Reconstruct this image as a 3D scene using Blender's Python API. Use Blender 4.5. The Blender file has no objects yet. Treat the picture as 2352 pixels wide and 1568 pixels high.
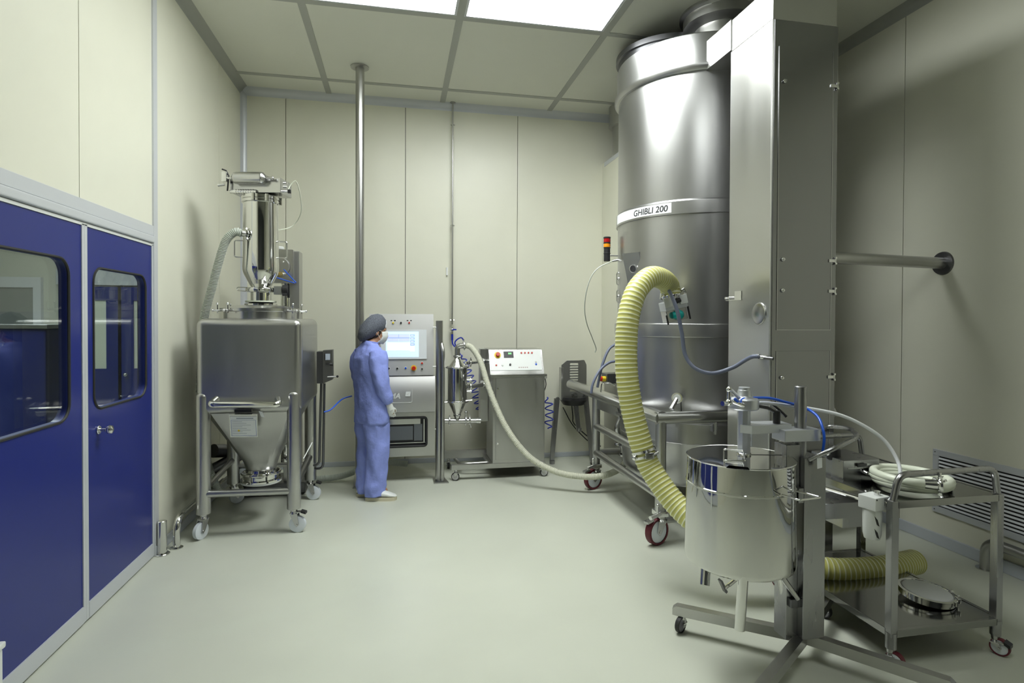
import bpy, bmesh, math, random
from mathutils import Vector, Matrix, noise
random.seed(7)
SC = bpy.context.scene
COL = SC.collection
PI = math.pi

# ------------------------------------------------------------------ camera
F, YAW, PIT, ROL, CX, CY, EYE = 1308.6, -.1975, .0128, .0042, 1176., 751., 1.65
def camrot():
    ca, sa, cb, sb, cc, sc = math.cos(YAW), math.sin(YAW), math.cos(PIT), math.sin(PIT), math.cos(ROL), math.sin(ROL)
    yaw = Matrix(((ca, 0, sa), (0, 1, 0), (-sa, 0, ca)))
    pit = Matrix(((1, 0, 0), (0, cb, -sb), (0, sb, cb)))
    rol = Matrix(((cc, -sc, 0), (sc, cc, 0), (0, 0, 1)))
    return rol @ pit @ yaw @ Matrix(((1, 0, 0), (0, 0, -1), (0, 1, 0)))
CM = camrot()
cam = bpy.data.cameras.new('camera'); camo = bpy.data.objects.new('camera', cam); COL.objects.link(camo)
Rw = (Matrix(((1, 0, 0), (0, -1, 0), (0, 0, -1))) @ CM).transposed()
camo.matrix_world = Matrix.Translation((0, 0, EYE)) @ Rw.to_4x4()
cam.sensor_width = 36; cam.sensor_fit = 'HORIZONTAL'
cam.lens = F / 2352 * 36
cam.shift_y = (CY - 784) / 2352
cam.clip_start = .05
SC.camera = camo

# ------------------------------------------------------------------ world, exposure
wd = bpy.data.worlds.new('world'); SC.world = wd; wd.use_nodes = True
wd.node_tree.nodes['Background'].inputs[0].default_value = (.9, 1, .95, 1)
wd.node_tree.nodes['Background'].inputs[1].default_value = .02
SC.view_settings.view_transform = 'Standard'; SC.view_settings.look = 'None'
SC.view_settings.gamma = 1; SC.view_settings.use_curve_mapping = False
SC.view_settings.exposure = 0.0
try:
    SC.cycles.max_bounces = 10; SC.cycles.diffuse_bounces = 5; SC.cycles.glossy_bounces = 5
    SC.cycles.sample_clamp_indirect = 8; SC.cycles.use_denoising = True
    SC.cycles.caustics_reflective = False
except Exception: pass
LAMP = 15.0

# ------------------------------------------------------------------ helpers
def W(px, py, X=None, Y=None, Z=None):
    """the point where the line of sight of a photo pixel meets the plane X=, Y= or Z="""
    d = CM.transposed() @ Vector(((px - CX) / F, (py - CY) / F, 1))
    t = X / d.x if X is not None else Y / d.y if Y is not None else (Z - EYE) / d.z
    return Vector((0, 0, EYE)) + d * t
V = Vector

def tag(o, label=None, cat=None, group=None, kind=None):
    if label: o['label'] = label
    if cat: o['category'] = cat
    if group: o['group'] = group
    if kind: o['kind'] = kind
    return o
def thing(name, label, cat, loc=(0, 0, 0), group=None):
    o = bpy.data.objects.new(name, None); COL.objects.link(o); o.location = loc; o.empty_display_size = .1
    return tag(o, label, cat, group)
def off(o):
    v = V((0, 0, 0))
    while o: v += o.location; o = o.parent
    return v

class MB:
    def __init__(s): s.v = []; s.f = []; s.m = []
    def add(s, vs, fs, m=0, T=None):
        n = len(s.v)
        s.v += [(T @ V(p)) if T else V(p) for p in vs]
        s.f += [tuple(i + n for i in f) for f in fs]; s.m += [m] * len(fs); return s
    def bm(s, b, m=0, T=None):
        b.verts.index_update()
        s.add([v.co.copy() for v in b.verts], [[v.index for v in f.verts] for f in b.faces], m, T); b.free(); return s
    def box(s, a, b, m=0, bev=0, T=None, seg=2):
        a, b = V(a), V(b); c = (a + b) / 2; d = b - a
        bm = bmesh.new(); bmesh.ops.create_cube(bm, size=1)
        for v in bm.verts: v.co = V((v.co.x * abs(d.x), v.co.y * abs(d.y), v.co.z * abs(d.z))) + c
        if bev: bmesh.ops.bevel(bm, geom=bm.edges[:], offset=bev, segments=seg, profile=.5, affect='EDGES')
        return s.bm(bm, m, T)
    def cyl(s, p, q, r, r2=None, m=0, n=24, cap=True, bev=0):
        if bev:
            p, q = V(p), V(q); L = (q - p).length; r2 = r if r2 is None else r2
            return s.lathe([(0, 0), (r - bev, 0), (r, bev), (r2, L - bev), (r2 - bev, L), (0, L)], p, q - p, m, n)
        p, q = V(p), V(q); r2 = r if r2 is None else r2
        z = (q - p).normalized(); x = z.orthogonal().normalized(); y = z.cross(x)
        vs = [c + (x * math.cos(2 * PI * i / n) + y * math.sin(2 * PI * i / n)) * rr for c, rr in ((p, r), (q, r2)) for i in range(n)]
        fs = [(i, (i + 1) % n, n + (i + 1) % n, n + i) for i in range(n)]
        if cap: fs += [tuple(range(n))[::-1], tuple(range(n, 2 * n))]
        return s.add(vs, fs, m)
    def lathe(s, prof, o=(0, 0, 0), ax=(0, 0, 1), m=0, n=32, a0=0, a1=2 * PI):
        o = V(o); z = V(ax).normalized()
        x = V((1, 0, 0)) if abs(z.z) > .999 else z.orthogonal().normalized(); y = z.cross(x)
        full = abs(a1 - a0 - 2 * PI) < 1e-6; k = n if full else n + 1
        vs = []; fs = []
        for r, h in prof:
            for i in range(k):
                a = a0 + (a1 - a0) * i / n
                vs.append(o + z * h + (x * math.cos(a) + y * math.sin(a)) * max(r, 1e-5))
        for j in range(len(prof) - 1):
            for i in range(n if full else n):
                a, b = j * k + i, j * k + (i + 1) % k
                fs.append((a, b, b + k, a + k))
        return s.add(vs, fs, m)
    def tube(s, pts, r, m=0, n=12, close=False, cap=True, rad=None, mats=None):
        pts = [V(p) for p in pts]; N = len(pts)
        tg = []
        for i in range(N):
            a = pts[i - 1] if (i or close) else pts[0]; b = pts[(i + 1) % N] if (i < N - 1 or close) else pts[-1]
            tg.append((b - a).normalized())
        x = tg[0].orthogonal().normalized(); vs = []
        for i in range(N):
            x = (x - tg[i] * x.dot(tg[i])).normalized(); y = tg[i].cross(x)
            rr = rad[i] if rad else r
            vs += [pts[i] + (x * math.cos(2 * PI * k / n) + y * math.sin(2 * PI * k / n)) * rr for k in range(n)]
        base = len(s.v); s.v += vs
        for i in range(N if close else N - 1):
            j = (i + 1) % N
            for k in range(n):
                s.f.append((base + i * n + k, base + i * n + (k + 1) % n, base + j * n + (k + 1) % n, base + j * n + k))
                s.m.append(mats[i] if mats else m)
        if cap and not close:
            s.f += [tuple(base + k for k in range(n))[::-1], tuple(base + (N - 1) * n + k for k in range(n))]; s.m += [m, m]
        return s
    def prism(s, pts, d, m=0):
        pts = [V(p) for p in pts]; d = V(d); n = len(pts)
        return s.add(pts + [p + d for p in pts], [tuple(range(n))[::-1], tuple(range(n, 2 * n))] + [(i, (i + 1) % n, n + (i + 1) % n, n + i) for i in range(n)], m)
    def ball(s, c, r, m=0, sc=(1, 1, 1), n=16):
        bm = bmesh.new(); bmesh.ops.create_uvsphere(bm, u_segments=n, v_segments=n // 2 + 2, radius=1)
        for v in bm.verts: v.co = V((v.co.x * r * sc[0], v.co.y * r * sc[1], v.co.z * r * sc[2])) + V(c)
        return s.bm(bm, m)
    def build(s, name, mats, parent=None, ang=40):
        me = bpy.data.meshes.new(name)
        o_ = off(parent) if parent else V((0, 0, 0))
        me.from_pydata([tuple(v - o_) for v in s.v], [], s.f)
        if not isinstance(mats, (list, tuple)): mats = [mats]
        for mm in mats: me.materials.append(mm)
        me.polygons.foreach_set('material_index', s.m)
        bm = bmesh.new(); bm.from_mesh(me); bmesh.ops.recalc_face_normals(bm, faces=bm.faces[:]); bm.to_mesh(me); bm.free()
        if ang: me.polygons.foreach_set('use_smooth', [True] * len(me.polygons)); me.set_sharp_from_angle(angle=math.radians(ang))
        me.update()
        o = bpy.data.objects.new(name, me); COL.objects.link(o)
        if ang and ang < 100: w = o.modifiers.new('w', 'WEIGHTED_NORMAL'); w.keep_sharp = True; w.weight = 80
        if parent: o.parent = parent
        return o

def spline(pts, step=.02):
    """Catmull-Rom through pts resampled at even steps"""
    P = [V(p) for p in pts]; P = [P[0] * 2 - P[1]] + P + [P[-1] * 2 - P[-2]]; out = []
    for i in range(1, len(P) - 2):
        a, b, c, d = P[i - 1:i + 3]
        for k in range(24):
            t = k / 24
            out.append(.5 * ((2 * b) + (c - a) * t + (2 * a - 5 * b + 4 * c - d) * t * t + (3 * b - a - 3 * c + d) * t ** 3))
    out.append(P[-2])
    res = [out[0]]; acc = 0
    for i in range(1, len(out)):
        a, b = out[i - 1], out[i]; L = (b - a).length
        while L > 0 and acc + L >= step:
            t = (step - acc) / L; a = a.lerp(b, t); res.append(a.copy()); L = (b - a).length; acc = 0
        acc += L
    return res
def rpath(pts, r, seg=6, close=False):
    """polyline with rounded corners"""
    pts = [V(p) for p in pts]; out = []; N = len(pts)
    for i in range(N):
        if not close and i in (0, N - 1): out.append(pts[i]); continue
        p = pts[i]; a = (pts[i - 1] - p); b = (pts[(i + 1) % N] - p)
        rr = min(r, a.length * .49, b.length * .49); a = p + a.normalized() * rr; b = p + b.normalized() * rr
        for k in range(seg + 1):
            t = k / seg; out.append(a * (1 - t) ** 2 + p * 2 * t * (1 - t) + b * t * t)
    return out
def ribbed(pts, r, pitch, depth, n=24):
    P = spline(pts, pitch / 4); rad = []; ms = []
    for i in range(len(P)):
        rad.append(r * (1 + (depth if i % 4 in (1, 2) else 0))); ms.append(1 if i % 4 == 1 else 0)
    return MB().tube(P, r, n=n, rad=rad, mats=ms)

# ------------------------------------------------------------------ materials
def mat(name, col, rough=.5, metal=0., bump=0, bscale=60, var=0, vscale=8, emit=0, coat=0, spec=.5, stretch=None, rvar=0, trans=0, alpha=1, bdist=.002):
    m = bpy.data.materials.new(name); m.use_nodes = True; nt = m.node_tree; N = nt.nodes; L = nt.links
    b = N['Principled BSDF']; c = (*col, 1)
    b.inputs['Base Color'].default_value = c; b.inputs['Roughness'].default_value = rough; b.inputs['Metallic'].default_value = metal
    b.inputs['Specular IOR Level'].default_value = spec
    if coat: b.inputs['Coat Weight'].default_value = coat; b.inputs['Coat Roughness'].default_value = .1
    if trans: b.inputs['Transmission Weight'].default_value = trans
    if alpha < 1: b.inputs['Alpha'].default_value = alpha
    if emit: b.inputs['Emission Color'].default_value = c; b.inputs['Emission Strength'].default_value = emit
    tc = N.new('ShaderNodeTexCoord'); mp = N.new('ShaderNodeMapping'); L.new(tc.outputs['Object'], mp.inputs[0])
    if stretch: mp.inputs['Scale'].default_value = stretch
    if var or rvar:
        nz = N.new('ShaderNodeTexNoise'); nz.inputs['Scale'].default_value = vscale; nz.inputs['Detail'].default_value = 5; L.new(mp.outputs[0], nz.inputs[0])
        if var:
            r = N.new('ShaderNodeMapRange'); r.inputs['From Min'].default_value = .3; r.inputs['From Max'].default_value = .7
            r.inputs['To Min'].default_value = 1 - var; r.inputs['To Max'].default_value = 1 + var; L.new(nz.outputs[0], r.inputs[0])
            mx = N.new('ShaderNodeVectorMath'); mx.operation = 'SCALE'; mx.inputs[0].default_value = col; L.new(r.outputs[0], mx.inputs['Scale']); L.new(mx.outputs[0], b.inputs['Base Color'])
        if rvar:
            r = N.new('ShaderNodeMapRange'); r.inputs['From Min'].default_value = .3; r.inputs['From Max'].default_value = .7
            r.inputs['To Min'].default_value = rough - rvar; r.inputs['To Max'].default_value = rough + rvar; L.new(nz.outputs[0], r.inputs[0]); L.new(r.outputs[0], b.inputs['Roughness'])
    if bump:
        nb = N.new('ShaderNodeTexNoise'); nb.inputs['Scale'].default_value = bscale; nb.inputs['Detail'].default_value = 3; L.new(mp.outputs[0], nb.inputs[0])
        bp = N.new('ShaderNodeBump'); bp.inputs['Strength'].default_value = bump; bp.inputs['Distance'].default_value = bdist; L.new(nb.outputs[0], bp.inputs['Height']); L.new(bp.outputs[0], b.inputs['Normal'])
    return m
TANKM = mat('tank_steel', (.46, .46, .465), .31, 1, bump=.03, bscale=60, stretch=(1, 1, .2), rvar=.02, var=.02)
STEEL = mat('brushed_steel', (.50, .50, .49), .32, 1, bump=.06, bscale=90, stretch=(1, 1, .15), rvar=.04, var=.04)
SATIN = mat('satin_steel', (.55, .55, .545), .24, 1, bump=.03, bscale=70, stretch=(1, 1, .2), rvar=.03, var=.03)
TUBE = mat('tube_steel', (.47, .47, .46), .30, 1)
POL = mat('polished_steel', (.68, .68, .66), .05, 1, bump=.05, bscale=6)
POTM = mat('mirror_steel', (.62, .62, .60), .035, 1, bump=.5, bscale=4.5, stretch=(1, 1, .5), bdist=.006)
CHROME = mat('chrome', (.75, .75, .75), .1, 1)
ALU = mat('cast_aluminium', (.62, .64, .68), .38, .85, bump=.05, bscale=200)
DARKS = mat('dark_steel', (.16, .16, .17), .35, 1)
BLACK = mat('black_plastic', (.012, .012, .014), .4)
RUBBER = mat('black_rubber', (.02, .02, .02), .6)
WHITE = mat('white_plastic', (.75, .77, .76), .35)
NYLON = mat('white_nylon', (.72, .76, .82), .4)
PAPER = mat('white_paper', (.78, .8, .82), .6)
BEIGE = mat('beige_panel', (.735, .73, .625), .36, bump=.02, bscale=40, var=.015, vscale=3)
BEIGEC = mat('ceiling_panel', (.74, .745, .68), .45, var=.01, vscale=3)
TRIM = mat('aluminium_trim', (.60, .62, .66), .38, .2)
TRIMC = mat('ceiling_trim', (.42, .43, .41), .5, .1)
SKIRT = mat('grey_vinyl_skirting', (.50, .53, .58), .45)
SEAM = mat('dark_joint', (.05, .05, .045), .8)
BLUE = mat('blue_laminate', (.012, .022, .19), .33, bump=.03, bscale=250)
FLOORM = mat('resin_floor', (.57, .59, .51), .36, bump=.1, bscale=160, var=.035, vscale=1.6, rvar=.05)
RED = mat('red_plastic', (.5, .02, .01), .3)
YEL = mat('yellow_plastic', (.8, .6, .03), .4)
BLUEP = mat('blue_tube', (.01, .10, .65), .3)
BLUEC = mat('blue_coil', (.012, .03, .42), .3)
TEAL = mat('teal_plastic', (.0, .42, .40), .35)
BRASS = mat('brass', (.75, .58, .22), .25, 1)
GREYH = mat('grey_blue_hose', (.15, .17, .25), .4)
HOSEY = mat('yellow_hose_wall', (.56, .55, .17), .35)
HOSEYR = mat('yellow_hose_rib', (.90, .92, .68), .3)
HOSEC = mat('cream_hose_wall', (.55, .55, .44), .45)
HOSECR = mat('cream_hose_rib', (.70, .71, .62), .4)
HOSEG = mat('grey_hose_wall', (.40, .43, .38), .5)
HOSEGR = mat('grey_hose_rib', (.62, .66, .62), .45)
TREAD = mat('dark_red_tread', (.11, .008, .018), .5)
CAPM = mat('hairnet', (.10, .11, .14), .8, bump=.6, bscale=180, var=.5, vscale=160)
CAPW = mat('hairnet_band', (.7, .72, .76), .8)
SKIN = mat('skin', (.42, .22, .13), .5)
HAIRM = mat('dark_hair', (.02, .012, .008), .5)
SCRUB = mat('blue_scrubs', (.26, .32, .76), .8, bump=.9, bscale=22, var=.06, vscale=12, bdist=.008)
GLOVE = mat('white_glove', (.72, .73, .72), .55)
LENSR = mat('red_lens', (.35, .005, .008), .2)
LENSO = mat('orange_lens', (.8, .28, .01), .2)
LATEX = mat('silicone_white', (.74, .78, .66), .3)
ROOMW = mat('corridor_wall', (.55, .56, .48), .5)
EM = mat('luminous_panel', (.96, 1, .965), .5, emit=LAMP * .54)
EMR = mat('luminous_panel_right', (.96, 1, .965), .5, emit=LAMP * 1.5)
EMN = mat('luminous_panel_near', (.96, 1, .965), .5, emit=LAMP * .42)
EM2 = mat('corridor_lamp', (.96, 1, .965), .5, emit=11.0)
SCRB = mat('screen_blue', (.30, .40, .85), .3, emit=.55)
SCRW = mat('screen_white', (.85, .92, 1), .3, emit=.9)
SCRP = mat('screen_pale', (.55, .70, .95), .3, emit=.6)
DISPG = mat('green_digits', (.2, .9, .25), .3, emit=1)
STANDM = mat('stand_steel_shaded', (.36, .36, .37), .28, 1, bump=.03, bscale=80, stretch=(1, 1, .2), rvar=.03)  # steel darkened to stand in for the dim surroundings of stand and cart
CONS = mat('console_steel', (.60, .60, .60), .42, 1, bump=.03, bscale=90)
def glass(name, tint=(.8, .85, .85), refl=.5):
    m = bpy.data.materials.new(name); m.use_nodes = True; nt = m.node_tree; N = nt.nodes; L = nt.links
    for n in list(N):
        if n.type != 'OUTPUT_MATERIAL': N.remove(n)
    o = [n for n in N if n.type == 'OUTPUT_MATERIAL'][0]
    t = N.new('ShaderNodeBsdfTransparent'); t.inputs[0].default_value = (*tint, 1); g = N.new('ShaderNodeBsdfGlossy'); g.inputs['Roughness'].default_value = .01
    ge = N.new('ShaderNodeNewGeometry'); dt = N.new('ShaderNodeVectorMath'); dt.operation = 'DOT_PRODUCT'; L.new(ge.outputs['Incoming'], dt.inputs[0]); L.new(ge.outputs['Normal'], dt.inputs[1])
    def mth(op, a, b=None):
        n = N.new('ShaderNodeMath'); n.operation = op
        if isinstance(a, (int, float)): n.inputs[0].default_value = a
        else: L.new(a, n.inputs[0])
        if b is not None:
            if isinstance(b, (int, float)): n.inputs[1].default_value = b
            else: L.new(b, n.inputs[1])
        return n
    ab = mth('ABSOLUTE', dt.outputs['Value']); f = mth('MULTIPLY_ADD', mth('POWER', mth('SUBTRACT', 1.0, ab.outputs[0]).outputs[0], 5.0).outputs[0], .95); f.inputs[2].default_value = .05; mx = N.new('ShaderNodeMixShader')
    L.new(f.outputs[0], mx.inputs[0]); L.new(t.outputs[0], mx.inputs[1]); L.new(g.outputs[0], mx.inputs[2]); L.new(mx.outputs[0], o.inputs[0]); return m
GLASS = glass('window_glass')

# ------------------------------------------------------------------ room shell
XL, XR, YB, YF, ZC = -1.657, 3.927, 6.62, -3.3, 4.13
def st(mb, name, m, **k): return tag(mb.build(name, m, **k), kind='structure')
st(MB().box((XL - 3.2, YF - .1, -.1), (XR + .1, YB + .1, 0)), 'floor', FLOORM)
# ceiling panels with recessed grid
gx = [XL, -.75, .495, 1.755, 3.0, XR]; gy = [YF, -2.67, -1.2, .28, 1.76, 3.24, 4.715, 6.2, YB]
c = MB(); c.box((XL - .1, YF - .1, ZC + .03), (XR + .1, YB + .1, ZC + .1), 1)
lamps = []
for i in range(len(gx) - 1):
    for j in range(len(gy) - 1):
        x0, x1, y0, y1 = gx[i] + .025, gx[i + 1] - .025, gy[j] + .025, gy[j + 1] - .025
        if (i, j) in ((2, 3), (1, 5), (2, 5)): lamps.append((x0 + .025, x1 - .025, y0 + .02, y1 - .02)); continue
        c.box((x0, y0, ZC), (x1, y1, ZC + .04), 0)
st(c, 'ceiling', [BEIGEC, TRIMC])
n = 0
def trim(mb, m): 
    global n; n += 1
    return st(mb, 'trim_%d' % n, m)
g = MB()
for x in gx[1:-1]: g.box((x - .03, YF, ZC - .004), (x + .03, YB, ZC + .03))
for y in gy[1:-1]: g.box((XL, y - .03, ZC - .0035), (XR, y + .03, ZC + .03))
trim(g, TRIMC)
for (x0, x1, y0, y1), where in zip(lamps, ('back row, left of the centre bar', 'above the camera, nearest the viewer', 'back row, right of the centre bar beside the tank')):
    t = thing('ceiling_light', 'white luminous ceiling panel, ' + where, 'ceiling light', ((x0 + x1) / 2, (y0 + y1) / 2, ZC), 'luminous ceiling panels')
    fr = MB()
    for a, b in (((x0 - .02, y0 - .02), (x1 + .02, y0)), ((x0 - .02, y1), (x1 + .02, y1 + .02)), ((x0 - .02, y0), (x0, y1)), ((x1, y0), (x1 + .02, y1))):
        fr.box((a[0], a[1], ZC - .002), (b[0], b[1], ZC + .03))
    fr.build('frame', TRIM, t)
    MB().box((x0, y0, ZC + .004), (x1, y1, ZC + .02)).build('diffuser', (EM if x0 < .4 else EMR) if y0 > 3 else EMN, t)

def wallpanels(name, axis, pos, nrm, edges, z0, z1, extra=()):
    """cladding panels with thin dark joints; axis = direction along the wall"""
    mb = MB()
    for a, b, za, zb in [(edges[i], edges[i + 1], z0, z1) for i in range(len(edges) - 1)] + list(extra):
        a += .003; b -= .003
        if axis == 'x': mb.box((a, pos, za), (b, pos + nrm * .04, zb), 0)
        else: mb.box((pos, a, za), (pos + nrm * .04, b, zb), 0)
    return mb
wb = wallpanels('wall_back', 'x', YB, 1, [XL - .1, -1.206, .08, 1.383, 2.66, XR + .1], 0, ZC + .05)
wb.box((XL - .1, YB + .03, 0), (XR + .1, YB + .1, ZC + .1), 1); st(wb, 'wall_back', [BEIGE, SEAM])
wr = wallpanels('wall_right', 'y', XR, 1, [YF - .1, -3.05, -1.65, -.3, 1.05, 2.44, 3.832, 5.22, YB], 0, ZC + .05)
wr.box((XR + .03, YF - .1, 0), (XR + .1, YB + .1, ZC + .1), 1); st(wr, 'wall_right', [BEIGE, SEAM])
wf = wallpanels('wall_front', 'x', YF, -1, [XL - .1, -.3, 1.0, 2.3, XR + .1], 0, ZC + .05)
wf.box((XL - .1, YF - .1, 0), (XR + .1, YF - .03, ZC + .1), 1); st(wf, 'wall_front', [mat('unseen_dark_wall', (.07, .075, .085), .45), SEAM])  # unseen wall, dark colour chosen to cut bounce and darken reflections
# left wall: door opening Y 1.6 .. 4.35, Z 0 .. 2.2
DY0, DY1, DZ = 1.70, 4.345, 2.285
wl = wallpanels('wall_left', 'y', XL, -1, [], 0, 0, [(YF - .1, 0.3, 0, ZC + .05), (.3, DY0, 0, ZC + .05), (DY1, 5.83, 0, ZC + .05), (5.83, YB, 0, ZC + .05), (DY0, 2.1, DZ, ZC + .05), (2.1, 3.42, DZ, ZC + .05), (3.42, DY1, DZ, ZC + .05)])
wl.box((XL - .1, YF - .1, 0), (XL - .03, DY0, ZC + .1), 1).box((XL - .1, DY1, 0), (XL - .03, YB + .1, ZC + .1), 1).box((XL - .1, DY0, DZ), (XL - .03, DY1, ZC + .1), 1)
st(wl, 'wall_left', [BEIGE, SEAM])
# coved aluminium corner trims
def cove(p, q, nx, m=TRIM, r=.045):
    """quarter-round trim along p-q; nx = pair of inward directions"""
    a, b = V(nx[0]), V(nx[1]); p, q = V(p), V(q); mb = MB(); prof = [V((0, 0, 0))]
    for k in range(7):
        t = k / 6 * PI / 2; c_ = (a + b) * r
        prof.append(c_ - (a * math.sin(t) + b * math.cos(t)) * r)
    vs = [p + v for v in prof] + [q + v for v in prof]; k = len(prof)
    mb.add(vs, [tuple(range(k)), tuple(range(k, 2 * k))[::-1]] + [(i, (i + 1) % k, k + (i + 1) % k, k + i) for i in range(k)]); return trim(mb, m)
cove((XL, YB, ZC), (XR, YB, ZC), ((0, -1, 0), (0, 0, -1)), r=.075)
cove((XL, YF, ZC), (XL, YB, ZC), ((1, 0, 0), (0, 0, -1)), m=TRIMC, r=.075)
cove((XR, YF, ZC), (XR, YB, ZC), ((-1, 0, 0), (0, 0, -1)), m=TRIMC, r=.075)
cove((XL, YB, 0), (XL, YB, ZC), ((1, 0, 0), (0, -1, 0)), r=.055)
cove((XR, YB, 0), (XR, YB, ZC), ((-1, 0, 0), (0, -1, 0)), r=.055)
st(MB().box((XL, YB - .02, 0), (XR, YB, .055), 0, .006), 'baseboard_back', SKIRT)
st(MB().box((XR - .02, YF, 0), (XR, YB, .085), 0, .006), 'baseboard_right', SKIRT)
st(MB().box((XL, DY1, 0), (XL + .02, YB, .07), 0, .006), 'baseboard_left', SKIRT)
# post at the right end of the door wall
trim(MB().box((XL - .06, DY1 - .015, 0), (XL + .012, DY1 + .05, ZC), 0, .003), TRIM)
# transom above the doors
tr = MB(); tr.box((XL - .06, DY0, 2.215), (XL + .012, DY1 - .015, DZ), 0, .003); tr.box((XL - .06, DY0, 2.165), (XL + .022, DY1 - .015, 2.215), 0, .012); tr.box((XL - .06, DY0, 2.145), (XL + .006, DY1 - .015, 2.163), 1, .002)
trim(tr, [TRIM, WHITE])

# ------------------------------------------------------------------ blue doors
def rrect(y0, y1, z0, z1, r, n=8):
    out = []
    for cy_, cz, a in ((y1 - r, z1 - r, 0), (y0 + r, z1 - r, 90), (y0 + r, z0 + r, 180), (y1 - r, z0 + r, 270)):
        for k in range(n + 1):
            t = math.radians(a + 90 * k / n); out.append((cy_ + r * math.cos(t), cz + r * math.sin(t)))
    return out
def leaf(name, y0, y1, z0, z1, win, kick, knob):
    x0, x1 = XL - .045, XL
    w = rrect(*win, .085); k = len(w)
    d = MB()
    # front and back faces with a rounded hole: ring between rectangle and window outline
    def outer(p):
        cy_, cz = (win[0] + win[1]) / 2, (win[2] + win[3]) / 2; dy, dz = p[0] - cy_, p[1] - cz
        s = min(((y1 - cy_) / dy) if dy > 1e-9 else ((y0 - cy_) / dy) if dy < -1e-9 else 1e9, ((z1 - cz) / dz) if dz > 1e-9 else ((z0 - cz) / dz) if dz < -1e-9 else 1e9)
        return (cy_ + dy * s, cz + dz * s)
    o_ = [outer(p) for p in w]
    for cn in ((y1, z1), (y0, z1), (y0, z0), (y1, z0)):      # snap nearest to the corners
        i = min(range(k), key=lambda i: (o_[i][0] - cn[0]) ** 2 + (o_[i][1] - cn[1]) ** 2); o_[i] = cn
    vs = [(x, *p) for x in (x1, x0) for L_ in (w, o_) for p in L_]
    fs = []
    for i in range(k):
        j = (i + 1) % k
        fs += [(i, j, k + j, k + i), (2 * k + j, 2 * k + i, 3 * k + i, 3 * k + j), (j, i, 2 * k + i, 2 * k + j), (k + i, k + j, 3 * k + j, 3 * k + i)]
    d.add(vs, fs)
    door = tag(d.build(name, BLUE, ang=30), kind='structure')
    gk = MB(); path = [(x1 + .001, p[0], p[1]) for p in rrect(win[0] - .003, win[1] + .003, win[2] - .003, win[3] + .003, .088)]
    gk.tube(path, .007, n=6, close=True); gk.build('gasket', RUBBER, door)
    gp = MB(); gp.add([(XL - .012, *p) for p in w] , [tuple(range(k))]); gp.add([(XL - .04, *p) for p in w], [tuple(range(k))]); gp.build('glass_pane', GLASS, door, ang=0)
    # aluminium edging
    e = MB()
    e.box((x0 - .002, y0 - .03, 0.012), (x1 + .006, y0, z1 + .01), 0, .002); e.box((x0 - .002, y1, .012), (x1 + .006, y1 + .025, z1 + .01), 0, .002)
    e.box((x0 - .002, y0, z1), (x1 + .004, y1, z1 + .012), 0, .002)
    e.build('edge_profile', TRIM, door)
    MB().box((x0 - .004, y0, .012), (x1 + .008, y1, kick), 0, .002).build('kick_plate', TRIM, door)
    if knob:
        kb = MB(); ky, kz = knob
        kb.cyl((x1, ky, kz), (x1 + .008, ky, kz), .024, m=0, bev=.002); kb.cyl((x1 + .006, ky, kz), (x1 + .045, ky, kz), .009)
        kb.lathe([(0, .04), (.016, .042), (.024, .05), (.026, .06), (.022, .07), (.012, .075), (0, .076)], (x1, ky, kz), (1, 0, 0))
        kb.build('door_knob', CHROME, door)
    return door
leaf('door_1', 3.485, 4.31, .1, 2.145, (3.555, 4.22, 1.14, 1.93), .1, (3.60, 1.02))
leaf('door_2', 1.80, 3.43, .1, 2.145, (1.98, 3.31, 1.13, 1.95), .1, None)
trim(MB().box((XL - .05, DY0, 0), (XL + .008, 1.77, 2.15), 0, .003), TRIM)

# corridor beyond the doors
YE = 7.6
st(MB().box((-4.9, 1.0, 0), (-4.8, YE, 2.8)).box((-4.9, 1.0, 0), (XL - .1, 1.1, 2.8)).box((-4.9, YE, 0), (XL - .1, YE + .1, 2.8)).box((XL - .14, 6.7, 0), (XL - .1, YE, 2.8)), 'wall_corridor', ROOMW)
st(MB().box((-4.9, 1.0, 2.8), (XL - .1, YE, 2.9)), 'ceiling_corridor', BEIGEC)
st(MB().box((-4.857, 6.72, -.1), (XL - .1, YE, 0)), 'floor_corridor', FLOORM)
t = thing('ceiling_light', 'white lamp panel in the corridor beyond the blue door windows', 'ceiling light', (-3.2, 4.5, 2.8))
MB().box((-3.5, 3.4, 2.78), (-2.9, 6.4, 2.799)).build('diffuser', EM2, t)
def fardoor(name, x0, x1):
    d = MB(); y = YE; w0, w1 = x0 + .13, x1 - .13
    for a, b in (((x0, .1), (w0, 2.02)), ((w1, .1), (x1, 2.02)), ((w0, .1), (w1, 1.05)), ((w0, 1.86), (w1, 2.02))): d.box((a[0], y - .04, a[1]), (b[0], y, b[1]))
    o = st(d, name, BLUE); MB().box((w0, y - .02, 1.05), (w1, y, 1.86)).build('glass_pane', LATEX, o)
    MB().box((x0 - .03, y - .05, 0), (x0, y, 2.05)).box((x1, y - .05, 0), (x1 + .03, y, 2.05)).build('edge_profile', TRIM, o)
    MB().ball((x0 + .06, y - .08, .98), .025).build('door_knob', CHROME, o)
fardoor('door_3', -3.84, -3.26); fardoor('door_4', -3.23, -2.65)
trim(MB().box((-3.9, YE - .06, 2.04), (-2.6, YE, 2.22)), TRIM)
wn = MB().box((-4.8, YE - .01, .1), (-4.14, YE, 2.0)); wn = st(wn, 'window_1', mat('dim_pane', (.16, .18, .17), .2))
MB().box((-4.14, YE - .05, 0), (-4.06, YE, 2.12)).box((-4.8, YE - .05, 2.0), (-4.14, YE, 2.12)).build('window_frame', TRIM, wn)
cb = thing('storage_cabinet', 'dark blue cabinet standing in the corridor beyond the large window', 'cabinet', (-2.9, 5.0, 0))
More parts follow.
